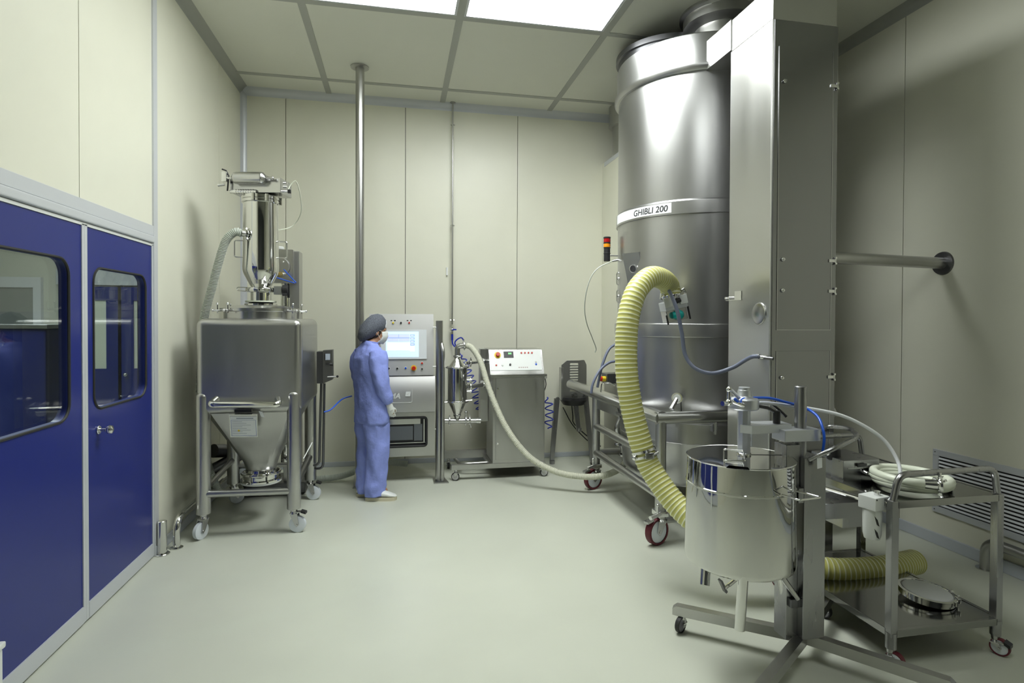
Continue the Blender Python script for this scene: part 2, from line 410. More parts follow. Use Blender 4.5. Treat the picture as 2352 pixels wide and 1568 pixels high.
MB().box((-3.3, 4.8, 0), (-2.55, 5.25, 1.57), 0, .02).build('body', BLUE, cb)
MB().box((-3.32, 4.78, 1.57), (-2.53, 5.27, 1.60), 0, .005).build('top', SATIN, cb)

# ------------------------------------------------------------------ wall fittings
def bollard():
    t = thing('bollard', 'short steel bollard on a round foot at the corner of the blue door', 'bollard', W(372, 1272, Z=0))
    p = W(372, 1272, Z=0)
    MB().cyl(p, p + V((0, 0, .235)), .031, bev=.003).build('post', POL, t)
    MB().cyl(p, p + V((0, 0, .008)), .05, bev=.003).build('foot_plate', POL, t)
bollard()
p = W(406, 1258, Z=0)
t = thing('bumper_rail', 'steel bumper rail bending to the floor along the left wall behind the wheeled bin', 'rail', p)
MB().tube(rpath([p, p + V((0, 0, .21)), V((p.x, YB - .1, .21))], .12, 8), .024, n=14).build('tube', POL, t)
MB().cyl(p, p + V((0, 0, .006)), .042).build('foot_plate', POL, t)
p = V((XR - .075, 3.09, 0))
t = thing('bumper_rail', 'dark steel bumper rail bending to the floor along the right wall under the grille', 'rail', p)
MB().tube(rpath([p, p + V((0, 0, .19)), V((p.x, -1, .19))], .12, 8), .033, n=14).build('tube', TUBE, t)
MB().cyl(p, p + V((0, 0, .006)), .055).build('foot_plate', POL, t)
# ventilation grille
gr = thing('vent_grille', 'long grey louvred ventilation grille low on the right wall', 'grille', (XR, 2.6, .47))
y0, y1, z0, z1 = 1.72, 3.54, .24, .705
SLATM = mat('slat_paint', (.72, .74, .78), .4)
fr = MB()
for a, b in (((y0, z0), (y1, z0 + .045)), ((y0, z1 - .045), (y1, z1)), ((y0, z0 + .045), (y0 + .045, z1 - .045)), ((y1 - .045, z0 + .045), (y1, z1 - .045))):
    fr.box((XR - .014, a[0], a[1]), (XR, b[0], b[1]), 0, .003)
fr.build('frame', TRIM, gr)
for k in range(14):
    z = z0 + .062 + k * (z1 - z0 - .124) / 13
    MB().prism([(XR - .012, y0 + .045, z - .006), (XR - .011, y0 + .045, z - .008), (XR - .003, y0 + .045, z + .003), (XR - .004, y0 + .045, z + .005)], (0, y1 - y0 - .09, 0)).build('slat', SLATM, gr)
MB().box((XR - .0005, y0 + .04, z0 + .04), (XR + .001, y1 - .04, z1 - .04)).build('backing', BLACK, gr)
for a in ((y1 - .02, z1 - .02), (y1 - .02, z0 + .02)): MB().cyl((XR - .014, *a), (XR - .017, *a), .004, n=8).build('screw', DARKS, gr)
# ------------------------------------------------------------------ casters
def caster(par, x, y, r, w, yaw, top, wheel, tread=None, brake=False, fork=SATIN, off_=None, pedal=BLACK):
    """swivel caster under (x, y): fork (part) > wheel, brake pedal"""
    off_ = r * .45 if off_ is None else off_
    d = V((math.cos(yaw), math.sin(yaw), 0)); s = V((-d.y, d.x, 0)); c = V((x, y, r)) - d * off_
    f = MB(); b = V((x, y, 0))
    f.cyl(b + V((0, 0, top - .022)), b + V((0, 0, top)), r * .42, bev=.003); f.cyl(b + V((0, 0, top - .04)), b + V((0, 0, top - .02)), r * .5, r * .34)
    h = w / 2 + .006
    for k in (-1, 1):
        o = s * (k * h)
        q = [b + d * (r * .42) + V((0, 0, top - .035)), b - d * (r * .5) + V((0, 0, top - .035)), c - d * (r * .26) + V((0, 0, .0)), c - V((0, 0, r * .26)), c + d * (r * .24)]
        f.prism([v + o for v in q], s * (k * .004))
    f.cyl(c - s * (h + .008), c + s * (h + .008), r * .12, n=12)
    f.prism([b + d * (r * .42) - s * h + V((0, 0, top - .04)), b + d * (r * .42) + s * h + V((0, 0, top - .04)), b - d * (r * .5) + s * h + V((0, 0, top - .04)), b - d * (r * .5) - s * h + V((0, 0, top - .04))], (0, 0, .008))
    fk = f.build('caster_fork', fork, par)
    wh = MB(); e = .12 * r; rr = r * .84 if tread else r
    wh.lathe([(r * .14, -h + .006), (r * .3, -w / 2), (rr - e, -w / 2 * .92), (rr, -w / 2 + e * .6), (rr, w / 2 - e * .6), (rr - e, w / 2 * .92), (r * .3, w / 2), (r * .14, h - .006)], c, s, 0, 28)
    if tread: wh.lathe([(r * .82, -w / 2), (r * .97, -w / 2), (r, -w / 2 + .005), (r, w / 2 - .005), (r * .97, w / 2), (r * .82, w / 2)], c, s, 1, 28)
    wh.build('wheel', [wheel, tread or wheel], fk)
    if brake:
        m = MB(); a = b + V((0, 0, top - .03))
        m.prism([a + s * .02 - d * .01, a - s * .02 - d * .01, a - s * .02 - d * (r * 1.15), a + s * .02 - d * (r * 1.15)], (0, 0, .006))
        m.prism([a + s * .022 - d * (r * .9), a - s * .022 - d * (r * .9), a - s * .022 - d * (r * 1.5) - V((0, 0, .012)), a + s * .022 - d * (r * 1.5) - V((0, 0, .012))], (0, 0, .016), 1)
        m.build('brake_pedal', [fork, pedal], fk)
    return fk

def clamp(mb, c, ax, r, w=.018, m=0, lug=True):
    """tri-clamp ring with hinge and wing nut"""
    c = V(c); ax = V(ax).normalized(); mb.lathe([(r - .004, -w / 2), (r + .006, -w / 2), (r + .009, -w / 4), (r + .009, w / 4), (r + .006, w / 2), (r - .004, w / 2)], c, ax, m, 24)
    if lug:
        x = ax.orthogonal().normalized(); y = ax.cross(x); d = (x * .5 + y * .87)
        for k in (1, -1):
            mb.cyl(c + d * (k * (r + .012)) - ax.cross(d) * .014, c + d * (k * (r + .012)) + ax.cross(d) * .014, .008, m=m, n=8)
        mb.box(tuple(c + d * (r + .02) - V((.004, .004, .012))), tuple(c + d * (r + .02) + V((.004, .004, .012))), m)

# ================================================================== WHEELED BIN (left)
bn = thing('wheeled_bin', 'large square stainless hopper bin on four legs with white caster wheels', 'bin', (-1.1, 5.08, 0))
BX0, BX1, BY0, BY1, BZ0, BZ1 = -1.478, -.725, 4.60, 5.52, .99, 1.65
b = MB(); b.box((BX0, BY0, BZ0 - .06), (BX1, BY1, BZ1), 0, .055, seg=5)
b.build('body', STEEL, bn)
oc = V((-1.105, 5.0, .40)); h = MB()
# funnel: square mouth lofted to a round outlet
K = 32; rings = []
for t in (0, .04, .5, .86, 1):
    ring = []; z = BZ0 * (1 - t) + .42 * t; e = min(1, t * 1.06)
    for i in range(K):
        a = 2 * PI * (i + .5) / K; cx_, cy_ = math.cos(a), math.sin(a); s_ = 1 / max(abs(cx_), abs(cy_))
        sq = V(((BX0 + BX1) / 2 + cx_ * s_ * (BX1 - BX0) / 2 * .985, (BY0 + BY1) / 2 + cy_ * s_ * (BY1 - BY0) / 2 * .985, z))
        rd = V((oc.x + cx_ * .115, oc.y + cy_ * .115, z)); ring.append(sq.lerp(rd, e))
    rings += ring
h.add(rings, [(j * K + i, j * K + (i + 1) % K, (j + 1) * K + (i + 1) % K, (j + 1) * K + i) for j in range(4) for i in range(K)])
h.build('funnel', STEEL, bn, ang=30)
o_ = MB(); o_.lathe([(.115, .06), (.112, .03), (.118, .0), (.15, -.005), (.152, -.02), (.135, -.024), (.135, -.06), (.158, -.062), (.158, -.075), (.0, -.077)], oc, (0, 0, 1), 0, 36)
clamp(o_, oc + V((0, 0, -.012)), (0, 0, 1), .145, .02); o_.build('outlet_flange', POL, bn)
MB().lathe([(.156, -.075), (.156, -.09), (0, -.09)], oc, (0, 0, 1), 0, 36).build('outlet_cap', WHITE, bn)
LEG = [(-1.432, 4.64, .305, 0, PI * .35), (-.788, 4.64, .265, 1, PI * .95), (-.782, 5.45, .265, 1, PI * .95), (-1.437, 5.45, .265, 0, PI * 1.2)]
for i, (x, y, z, brk, yaw) in enumerate(LEG):
    m = MB(); m.cyl((x, y, .185), (x, y, 1.06), .051, n=32); m.ball((x, y, 1.06), .051, sc=(1, 1, .9), n=32); m.build('leg', STEEL, bn)
    caster(bn, x, y, .063, .036, yaw, .185, NYLON, None, bool(brk))
MB().cyl((-1.437, 4.625, .335), (-.788, 4.625, .325), .027).build('cross_rail', TUBE, bn)
MB().cyl((-1.437, 5.45, .335), (-.757, 5.45, .325), .022).build('cross_rail', TUBE, bn)
MB().cyl((-.785, 4.625, .345), (-.785, 5.45, .40), .027).build('cross_rail', TUBE, bn)
MB().cyl((-1.437, 4.625, .345), (-1.437, 5.45, .40), .022).build('cross_rail', TUBE, bn)
a = W(482, 929, Y=4.52); b_ = W(640, 929, Y=4.52)
MB().tube(rpath([V((a.x + .02, 4.6, a.z + .03)), V((a.x, 4.52, a.z)), V((b_.x, 4.52, b_.z)), V((b_.x - .02, 4.6, b_.z + .03))], .035), .025, n=18).build('handle', POL, bn)
# document holder
dh = MB(); q = [W(527, 948, Y=4.555), W(592, 948, Y=4.575), W(593, 1000, Y=4.66), W(530, 1000, Y=4.64)]
nrm = (q[1] - q[0]).cross(q[2] - q[1]).normalized(); nrm = nrm if nrm.y < 0 else -nrm
q = [p + nrm * .02 for p in q]
dh.prism(q, -nrm * .012); hold = dh.build('document_holder', SATIN, bn)
lab = MB(); u, v = q[1] - q[0], q[3] - q[0]
def on(a, b, k=.0015): return q[0] + u * a + v * b + nrm * k
lab.prism([on(.03, .08), on(.97, .08), on(.97, .97), on(.03, .97)], nrm * .0006, 0)
for k in range(8): lab.prism([on(.1, .3 + k * .075, .0024), on(.45 + .3 * ((k * 7) % 3) / 2, .3 + k * .075, .0024), on(.45 + .3 * ((k * 7) % 3) / 2, .315 + k * .075, .0024), on(.1, .315 + k * .075, .0024)], nrm * .0003, 1)
lab.prism([on(.25, .14, .0024), on(.85, .14, .0024), on(.85, .19, .0024), on(.25, .19, .0024)], nrm * .0003, 1)
for A in ((.06, .24, .94, .25), (.06, .93, .94, .94), (.06, .24, .07, .94), (.93, .24, .94, .94)): lab.prism([on(A[0], A[1], .0024), on(A[2], A[1], .0024), on(A[2], A[3], .0024), on(A[0], A[3], .0024)], nrm * .0003, 2)
cc = on(.32, .7, .0028); lab.cyl(cc, cc + nrm * .0006, .008, m=3, n=16)
lab.build('paper_form', [PAPER, mat('print_grey', (.35, .38, .45), .6), mat('print_blue', (.12, .16, .4), .6), YEL], hold, ang=0)
MB().box(W(538, 948, Y=4.545) - V((0, 0, 0)), W(580, 938, Y=4.575), 0, .003).build('holder_clip', BLACK, bn)
tg = W(598, 952, Y=4.53); MB().prism([tg + V((-.012, 0, .028)), tg + V((.014, 0, .02)), tg + V((.03, 0, -.022)), tg + V((.004, 0, -.014))], (0, .001, 0)).build('paper_tag', PAPER, bn, ang=0)
a = W(697, 1053, Y=4.6); b_ = W(717, 1016, Y=4.75); MB().cyl(a, b_, .004, n=8).build('sensor_rod', WHITE, bn)

# manhole lid and ring on top of the bin
cx_, cy_ = -1.105, 5.0
m = MB(); m.lathe([(.275, 0), (.275, .06), (.305, .066), (.305, .088), (.27, .095), (.20, .11), (.12, .118), (0, .118)], (cx_, cy_, BZ1 - .005), (0, 0, 1), 0, 48)
m.build('lid', SATIN, bn)
for a in (200, 235, 330, 20, 90, 150):
    d = V((math.cos(math.radians(a)), math.sin(math.radians(a)), 0)); c = V((cx_, cy_, BZ1 + .065)) + d * .30
    k = MB(); k.cyl(c - d * .02, c + d * .05, .008, n=10); k.cyl(c + d * .02 - V((0, 0, .02)), c + d * .02 + V((0, 0, .05)), .006, n=8); k.ball(c + d * .02 + V((0, 0, .052)), .01); k.ball(c + d * .055, .011)
    k.build('lid_clamp', CHROME, bn)

# ================================================================== VACUUM LOADER on the bin
vl = thing('vacuum_loader', 'polished cylindrical powder loader standing on the lid of the wheeled bin', 'powder loader', (cx_, cy_, BZ1 + .113))
Z0 = BZ1 + .113
m = MB(); m.lathe([(.125, 0), (.125, .01), (.10, .012), (.085, .02)], (cx_, cy_, Z0)); m.build('base_ring', POL, vl)
MB().lathe([(.10, .02), (.118, .022), (.118, .034), (.0, .035)], (cx_, cy_, Z0)).build('gasket', LATEX, vl)
m = MB(); m.lathe([(.078, .03), (.078, .10), (.11, .105), (.11, .118), (.078, .12), (.078, .125), (.11, .127), (.11, .14), (.07, .145)], (cx_, cy_, Z0)); clamp(m, (cx_, cy_, Z0 + .122), (0, 0, 1), .108, .03)
m.tube(rpath([(cx_ - .09, cy_ - .03, Z0 + .11), (cx_ - .17, cy_ - .04, Z0 + .115), (cx_ - .17, cy_ - .06, Z0 + .14), (cx_ - .09, cy_ - .05, Z0 + .14)], .02), .004, n=8)
m.build('valve_neck', POL, vl)
m = MB(); c = V((cx_ + .17, cy_ - .03, Z0 + .12)); m.box(c - V((.06, .03, .035)), c + V((.01, .03, .035)), 1, .004); m.cyl(c, c + V((.05, 0, 0)), .045, m=0, bev=.006); m.box(c + V((.04, -.01, -.06)), c + V((.06, .01, .06)), 0, .004)
m.build('valve_actuator', [BLACK, SATIN], vl)
m = MB(); m.lathe([(.07, .14), (.085, .165), (.13, .25), (.138, .28), (.14, .31), (.137, .40), (.134, .81), (.134, .83)], (cx_, cy_, Z0), n=48); m.build('vessel', POL, vl)
m = MB(); m.lathe([(.134, .825), (.146, .83), (.146, .85), (.14, .855), (.146, .86), (.146, .885), (.12, .893), (0, .897)], (cx_, cy_, Z0), n=40)
for a in (-100, -60, 10): 
    d = V((math.cos(math.radians(a)), math.sin(math.radians(a)), 0)); c = V((cx_, cy_, Z0 + .858)) + d * .15; m.box(c - V((.012, .012, .03)), c + V((.012, .012, .03)), 0, .003)
m.build('clamp_band', POL, vl)
for s_ in (-1, 1):
    x = cx_ + s_ * .137; m = MB(); z = Z0 + .39
    m.tube(rpath([(x, cy_, z + .135), (x + s_ * .065, cy_, z + .135), (x + s_ * .065, cy_, z), (x, cy_, z)], .015), .006, n=10); m.build('side_handle', CHROME, vl)
# filter head: bent box, air tank, fittings
T = Matrix.Translation((cx_ + .0, cy_, Z0 + .962)) @ Matrix.Rotation(math.radians(-12), 4, 'Z')
m = MB(); m.box((-.2, -.11, -.065), (.21, .11, .055), 0, .004, T=T); m.box((-.18, -.1, .055), (.05, .05, .1), 0, .003, T=T)
m.build('filter_head', SATIN, vl)
m = MB(); a_, b_ = T @ V((-.16, -.15, .04)), T @ V((.11, -.15, .04)); d = (b_ - a_).normalized()
m.lathe([(0, 0), (.025, .004), (.045, .022), (.048, .035), (.048, (b_ - a_).length - .035), (.045, (b_ - a_).length - .022), (.025, (b_ - a_).length - .004), (0, (b_ - a_).length)], a_, d, 0, 28)
m.cyl(a_ - d * .05, a_, .011, n=10); m.cyl(b_, b_ + d * .05, .01, n=10); m.ball(b_ + d * .05, .014)
m.build('air_tank', SATIN, vl)
m = MB(); c = a_ - d * .06; m.box(c - V((.02, .02, .03)), c + V((.02, .02, .05)), 0, .004); m.tube([c + V((-.02, 0, .07)), c + V((.01, 0, .06)), c + V((.03, 0, .02)), c + V((.02, 0, -.1))], .006, m=1, n=8); m.cyl(c - V((.05, 0, .06)), c - V((0, 0, .05)), .012, n=10)
m.build('pneumatic_valve', [CHROME, BLACK], vl); m = MB(); m.cyl(T @ V((-.19, -.12, -.06)), T @ V((.02, -.12, -.06)), .016, n=12)
for k in range(8): m.cyl(T @ V((-.15 + k * .02, -.12, -.06)), T @ V((-.14 + k * .02, -.12, -.06)), .019, n=12)
m.build('silencer', CHROME, vl)
for z_ in (0, .03): MB().cyl(T @ V((.21, -.02, z_)), T @ V((.225, -.02, z_)), .011, n=12).build('port_plug', CHROME, vl)
m = MB(); m.cyl(T @ V((.21, -.06, -.045)), T @ V((.26, -.06, -.045)), .009, n=10); m.box(T @ V((.25, -.075, -.06)), T @ V((.27, -.05, -.03)), 1, .003)
m.build('end_connector', [CHROME, BLACK], vl)
pt = T @ V((.25, -.06, -.03))
MB().tube(spline([pt, W(668, 424, Y=4.9), W(680, 416, Y=4.9), W(690, 450, Y=5.0), W(691, 490, Y=5.1), W(670, 520, Y=5.15), W(632, 530, Y=5.05)], .02), .004, n=8).build('air_line', LATEX, vl)
# inlet port at the left
pa = W(560, 536, Y=4.86); pb = V((cx_ - .06, cy_ - .10, pa.z)); m = MB(); m.cyl(pb, pa, .022, n=16); clamp(m, pa.lerp(pb, .35), pa - pb, .027, .014); clamp(m, pa.lerp(pb, .75), pa - pb, .03, .014, lug=False); m.cyl(pa, pa + (pa - pb).normalized() * .03, .026, n=16); m.build('inlet_port', POL, vl)
# corrugated hose from the inlet down behind the bin
d = (pa - pb).normalized(); P0 = pa + d * .02
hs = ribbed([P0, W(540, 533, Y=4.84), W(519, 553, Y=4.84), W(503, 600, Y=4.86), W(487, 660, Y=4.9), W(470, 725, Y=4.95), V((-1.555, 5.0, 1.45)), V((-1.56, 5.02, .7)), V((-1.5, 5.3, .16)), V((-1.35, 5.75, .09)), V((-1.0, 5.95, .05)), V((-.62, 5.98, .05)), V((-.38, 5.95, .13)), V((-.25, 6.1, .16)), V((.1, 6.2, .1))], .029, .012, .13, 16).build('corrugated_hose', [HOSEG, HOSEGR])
tag(hs, 'grey corrugated hose running from the powder loader down behind the wheeled bin', 'hose')

# ================================================================== LIFTING COLUMN behind the bin
lc = thing('dosing_column', 'steel column with a boxed head and brass fitting standing behind the wheeled bin', 'machine column', (-1.0, 5.78, 0))
a = W(655, 730, Y=5.72); b_ = W(691, 575, Y=5.72)
MB().box((-1.06, 5.68, .05), (-.915, 5.86, 2.29), 0, .006).build('post', STEEL, lc)
MB().cyl((-1.03, 5.64, .3), (-1.03, 5.64, 2.0), .042, n=24).build('guide_rod', POL, lc)
m = MB(); m.box((-1.19, 5.56, 1.98), (-.95, 5.68, 2.29), 0, .005); m.build('head_box', SATIN, lc)
m = MB(); m.cyl((-1.06, 5.56, 2.13), (-1.06, 5.53, 2.13), .085, bev=.008, n=32); m.ball((-1.03, 5.53, 2.17), .01); m.ball((-1.03, 5.53, 2.06), .014); m.build('round_cover', SATIN, lc)
MB().cyl((-1.08, 5.62, 2.29), (-1.08, 5.62, 2.32), .04, bev=.006).build('cap', WHITE, lc)
m = MB(); m.cyl((-1.14, 5.50, 2.06), (-1.06, 5.50, 2.06), .022, m=0, n=6); m.cyl((-1.06, 5.50, 2.06), (-1.03, 5.50, 2.06), .017, m=0, n=12); m.box((-1.18, 5.48, 2.02), (-1.14, 5.53, 2.10), 1, .006); m.build('brass_fitting', [BRASS, CHROME], lc)
m = MB(); m.box((-1.13, 5.48, 2.16), (-1.11, 5.5, 2.2), 0, .006); m.build('black_knob', BLACK, lc)
MB().tube([W(652, 619, Y=5.5), W(680, 649, Y=5.4), W(676, 650, Y=5.4), W(631, 636, Y=5.35)], .005, n=8).build('blue_air_line', BLUEP, lc)
m = MB(); m.box((-1.45, 5.6, .02), (-.85, 6.0, .12), 0, .01); m.box((-1.4, 5.68, .12), (-1.15, 5.9, .32), 0, .03)
m.build('base', DARKS, lc)
m = MB(); a = W(480, 1110, Y=5.5); m.tube([W(484, 1080, Y=5.5), W(560, 1040, Y=5.6), V((-1.0, 5.75, .75))], .05, n=12); m.cyl(W(490, 1035, Y=5.5), W(515, 1035, Y=5.6), .06, n=20, m=0); m.build('drive_arm', DARKS, lc)
# control box with bent tubes on the right
a = W(730, 806, Y=5.35); b_ = W(760, 878, Y=5.35)
m = MB(); m.box((a.x, 5.27, b_.z), (a.x + .055, 5.42, a.z), 0, .004); cbx = m.build('control_box', DARKS, lc)
x = a.x + .055; m = MB(); m.prism([(x, 5.26, b_.z + .0), (x, 5.26, a.z + .01), (x + .075, 5.3, a.z + .012), (x + .075, 5.3, b_.z + .03)], (0, .11, 0)); m.box((x + .02, 5.26, a.z - .075), (x + .06, 5.275, a.z - .02), 1, .002); m.build('front_panel', [DARKS, mat('meter_face', (.45, .5, .6), .2)], cbx)
m = MB(); zz = b_.z + .06; m.cyl((x + .04, 5.25, zz), (x + .12, 5.24, zz + .003), .006, n=8); m.ball((x + .125, 5.24, zz + .004), .011, m=1); m.cyl((x + .06, 5.25, zz + .11), (x + .085, 5.25, zz + .11), .014, m=1); m.build('lever', [CHROME, BLACK], cbx)
for k, (p, q) in enumerate((((738, 880), (733, 1068)), ((745, 880), (742, 1076)))):
    A, B = W(*p, Y=5.4), W(*q, Y=5.4)
    MB().tube(rpath([A, B, B + V((-.3, .1, -.01))], .05, 6), .011, n=10).build('bent_tube', DARKS, lc)
tag(MB().tube(spline([W(744, 946, Y=5.35), W(760, 940, Y=5.38), W(785, 917, Y=5.5), W(808, 909, Y=5.7)], .02), .007, n=8).build('air_line', BLUEP), 'blue air line running from the small control box behind the worker', 'tube')

# ================================================================== CONTROL CONSOLE
hc = thing('control_console', 'tall stainless control console with a lit screen between two steel posts', 'control console', (.03, 5.9, 0))
pbx, pby = -.372, 5.82
m = MB(); tp = W(843, 178, Z=ZC)
m.cyl((pbx, pby, .01), (pbx + .002, pby, ZC), .042, n=28); m.lathe([(.042, 0), (.088, -.001), (.088, -.012), (.042, -.014)], (pbx, pby, ZC)); m.build('left_post', TUBE, hc)
m = MB(); m.prism([(pbx - .06, pby - .1, 0), (pbx + .08, pby - .1, 0), (pbx + .05, pby + .1, 0), (pbx - .04, pby + .1, 0)], (0, 0, .01)); m.prism([(pbx - .055, pby - .045, .01), (pbx - .035, pby - .045, .17), (pbx + .035, pby - .045, .17), (pbx + .06, pby - .045, .01)], (0, .006, 0)); m.build('foot_plate', TUBE, hc)
rx, ry = .415, 5.85
MB().cyl((rx, ry, .01), (rx, ry, 1.64), .037, bev=.005, n=28).build('right_post', TUBE, hc)
MB().tube(rpath([(rx + .03, ry - .05, .01), (rx + .034, ry - .055, 1.34), (rx + .02, ry - .01, 1.41)], .04, 5), .018, n=14).build('right_post', TUBE, hc)
m = MB(); m.prism([(rx - .06, ry - .11, 0), (rx + .09, ry - .11, 0), (rx + .06, ry + .08, 0), (rx - .06, ry + .08, 0)], (0, 0, .012)); m.build('foot_plate', TUBE, hc)
X0, X1, YC = -.285, .358, 5.83
# upper cabinet slightly tilted panels
m = MB(); m.box((X0, YC + .04, .285), (X1, YC + .30, 1.08), 0, .004); m.box((X0, YC + .12, 1.08), (X1, YC + .30, 1.70), 0, .004); m.build('cabinet', STEEL, hc)
m = MB(); m.prism([(X0, YC - .0, 1.085), (X0, YC + .10, 1.705), (X0, YC + .13, 1.705), (X0, YC + .13, 1.085)], (X1 - X0, 0, 0)); pnl = m.build('upper_panel', CONS, hc)
m = MB(); m.prism([(X0, YC - .045, .72)] + [(X0, YC - .045 + .055 * (k / 8) ** 2.6, .72 + .355 * k / 8) for k in range(1, 9)] + [(X0, YC + .05, 1.078), (X0, YC + .05, .72)], (X1 - X0 + .012, 0, 0)); mid = m.build('middle_panel', CONS, hc)
m = MB(); xw0, xw1, zw0, zw1 = -.17, .285, .37, .66
for A, B in (((X0, .27), (xw0, .712)), ((xw1, .27), (X1 + .012, .712)), ((xw0, .27), (xw1, zw0)), ((xw0, zw1), (xw1, .712))): m.box((A[0], YC - .01, A[1]), (B[0], YC + .012, B[1]), 0)
low = m.build('lower_door', STEEL, hc)
m = MB(); m.tube(rpath([(xw0, YC - .012, zw0), (xw1, YC - .012, zw0), (xw1, YC - .012, zw1), (xw0, YC - .012, zw1)], .03, 5, True), .012, n=6, close=True); m.box((xw0, YC + .019, zw0), (xw1, YC + .021, zw1), 0); m.build('window_gasket', BLACK, low)
m = MB(); m.box((xw0 + .01, YC + .012, zw1 - .07), (xw1 - .06, YC + .018, zw1 - .015), 0, .002); m.box((.16, YC + .01, zw0 + .05), (.245, YC + .018, zw1 - .07), 1, .003); m.box((xw0 + .02, YC + .01, zw0 + .06), (.15, YC + .018, zw1 - .09), 1, .003); m.box((.255, YC + .008, zw0 + .03), (.27, YC + .016, zw1 - .02), 0, .002); m.box((xw0, YC - .002, zw0 + .03), (xw1, YC + .004, zw0 + .04), 0, .002)
m.build('printer_bay', [SATIN, mat('bay_grey', (.10, .11, .12), .4)], low)
def pl(x, z, k=.0): # point on the tilted upper panel
    return V((x, YC + .10 * (z - 1.085) / .62 - k, z))
a, b_ = W(884, 757, Y=YC), W(979, 824, Y=YC)
m = MB(); m.prism([pl(-.17, a.z - .0, .0), pl(b_.x + .005, a.z, 0), pl(b_.x + .005, b_.z, 0), pl(-.17, b_.z, 0)], (0, -.018, 0)); scr = m.build('screen', mat('bezel_white', (.6, .63, .66), .35), hc)
m = MB(); sx0, sx1, sz0, sz1 = -.12, W(962, 800, Y=YC).x, b_.z + .02, a.z - .02
def sq(m, x0, x1, z0, z1, mi, k): m.prism([pl(x0, z1, k), pl(x1, z1, k), pl(x1, z0, k), pl(x0, z0, k)], (0, -.001, 0), mi)
sq(m, sx0, sx1, sz0, sz1, 2, .018); A = W(889, 766, Y=YC); B = W(955, 817, Y=YC); sq(m, sx0 + .02, B.x, B.z, A.z, 2, .0192)
L0 = W(890, 770, Y=YC); R0 = W(941, 812, Y=YC)
sq(m, L0.x, R0.x, W(0, 780, Y=YC).z - .0, L0.z + .01, 0, .0204)
zz = [W(915, y, Y=YC).z for y in (768, 775, 777, 784, 787, 804)]
sq(m, L0.x, R0.x, zz[5], zz[4], 1, .0216); sq(m, L0.x, R0.x, R0.z, zz[5] - .002, 2, .0216)
for z_a, z_b in ((zz[1], zz[0]), (zz[3], zz[2])): sq(m, L0.x, (L0.x + R0.x) / 2 - .002, z_a, z_b, 3, .0216); sq(m, (L0.x + R0.x) / 2 + .002, R0.x, z_a, z_b, 3, .0216)
for k in range(6):
    z_ = zz[0] - k * .03; sq(m, R0.x + .006, R0.x + .05, z_ - .02, z_, 0 if k < 4 else 1, .0216)
    sq(m, R0.x + .012, R0.x + .04, z_ - .013, z_ - .009, 1, .0225)
m.build('screen_image', [SCRB, SCRW, SCRP, mat('screen_lilac', (.45, .5, .95), .3, emit=.75)], scr, ang=0)
def button(name, px, py, r, m_, par, ring=None, Y=YC, dep=.018):
    c = W(px, py, Y=Y + .05); c.y = pl(c.x, c.z).y if c.z > 1.09 else c.y; mb = MB(); 
    if ring: mb.cyl(c, c - V((0, .006, 0)), r * 1.45, m=1, n=20)
    mb.cyl(c, c - V((0, dep, 0)), r, m=0, bev=.002, n=18); return mb.build(name, [m_, ring or m_], par)
button('push_button', 903, 741, .009, YEL, pnl, WHITE); button('push_button', 921, 741, .009, BLACK, pnl); button('push_button', 940, 741, .009, RED, pnl, WHITE)
for x in (903, 940):
    for k in (-4, 4): c = W(x + k, 736, Y=YC + .09); c.y = pl(0, c.z).y; MB().box(c - V((.008, .002, .005)), c + V((.008, .01, .005))).build('name_tag', BLACK, pnl)
button('selector_switch', 893, 845, .011, BLACK, pnl, WHITE); button('selector_switch', 912.5, 845, .010, BLACK, pnl, WHITE); button('push_button', 931.5, 844, .010, BLUEP, pnl, WHITE)
button('emergency_stop', 950, 844, .020, RED, pnl, YEL, dep=.04); button('push_button', 969, 833, .010, RED, pnl, WHITE); button('selector_switch', 969, 846, .008, BLACK, pnl)
# chrome-line frame and company lettering, handrails to the post
a, b_ = W(880, 895, Y=YC - .02), W(946, 923, Y=YC - .02)
m = MB(); m.tube(rpath([(a.x - .02, YC - .0455, b_.z), (b_.x, YC - .0455, b_.z), (b_.x, YC - .042, a.z + .005)], .012, 4), .0025, n=6); m.build('embossed_line', WHITE, mid)
def text(name, s, size, M, m, par, ext=.0006, font_sc=(1, 1), align='LEFT', shear=0, post=None, bold=0, sp=1):
    cu = bpy.data.curves.new(name, 'FONT'); cu.body = s; cu.size = size; cu.extrude = ext; cu.align_x = align; cu.shear = shear; cu.offset = bold; cu.space_character = sp
    tmp = bpy.data.objects.new('tmp', cu); COL.objects.link(tmp)
    dg = bpy.context.evaluated_depsgraph_get(); me = bpy.data.meshes.new_from_object(tmp.evaluated_get(dg))
    COL.objects.unlink(tmp); bpy.data.objects.remove(tmp)
    o_ = off(par)
    for v in me.vertices:
        p = V((v.co.x * font_sc[0], v.co.y * font_sc[1], v.co.z)); p = post(p) if post else M @ p; v.co = p - o_
    me.materials.clear(); me.materials.append(m); me.name = name
    o = bpy.data.objects.new(name, me); COL.objects.link(o); o.parent = par; return o
UP = Matrix.Rotation(PI / 2, 4, 'X')
c = W(889, 912, Y=YC - .026); text('lettering', 'IMA', .075, Matrix.Translation((c.x, YC - .0455, c.z - .012)) @ UP, WHITE, mid, shear=.25, bold=.0018)
c = W(937, 904, Y=YC - .026); m = MB(); m.prism([(c.x - .026, YC - .0445, c.z - .022), (c.x + .022, YC - .0445, c.z - .022), (c.x + .028, YC - .0445, c.z + .024), (c.x - .02, YC - .0445, c.z + .024)], (0, -.002, 0), 0)
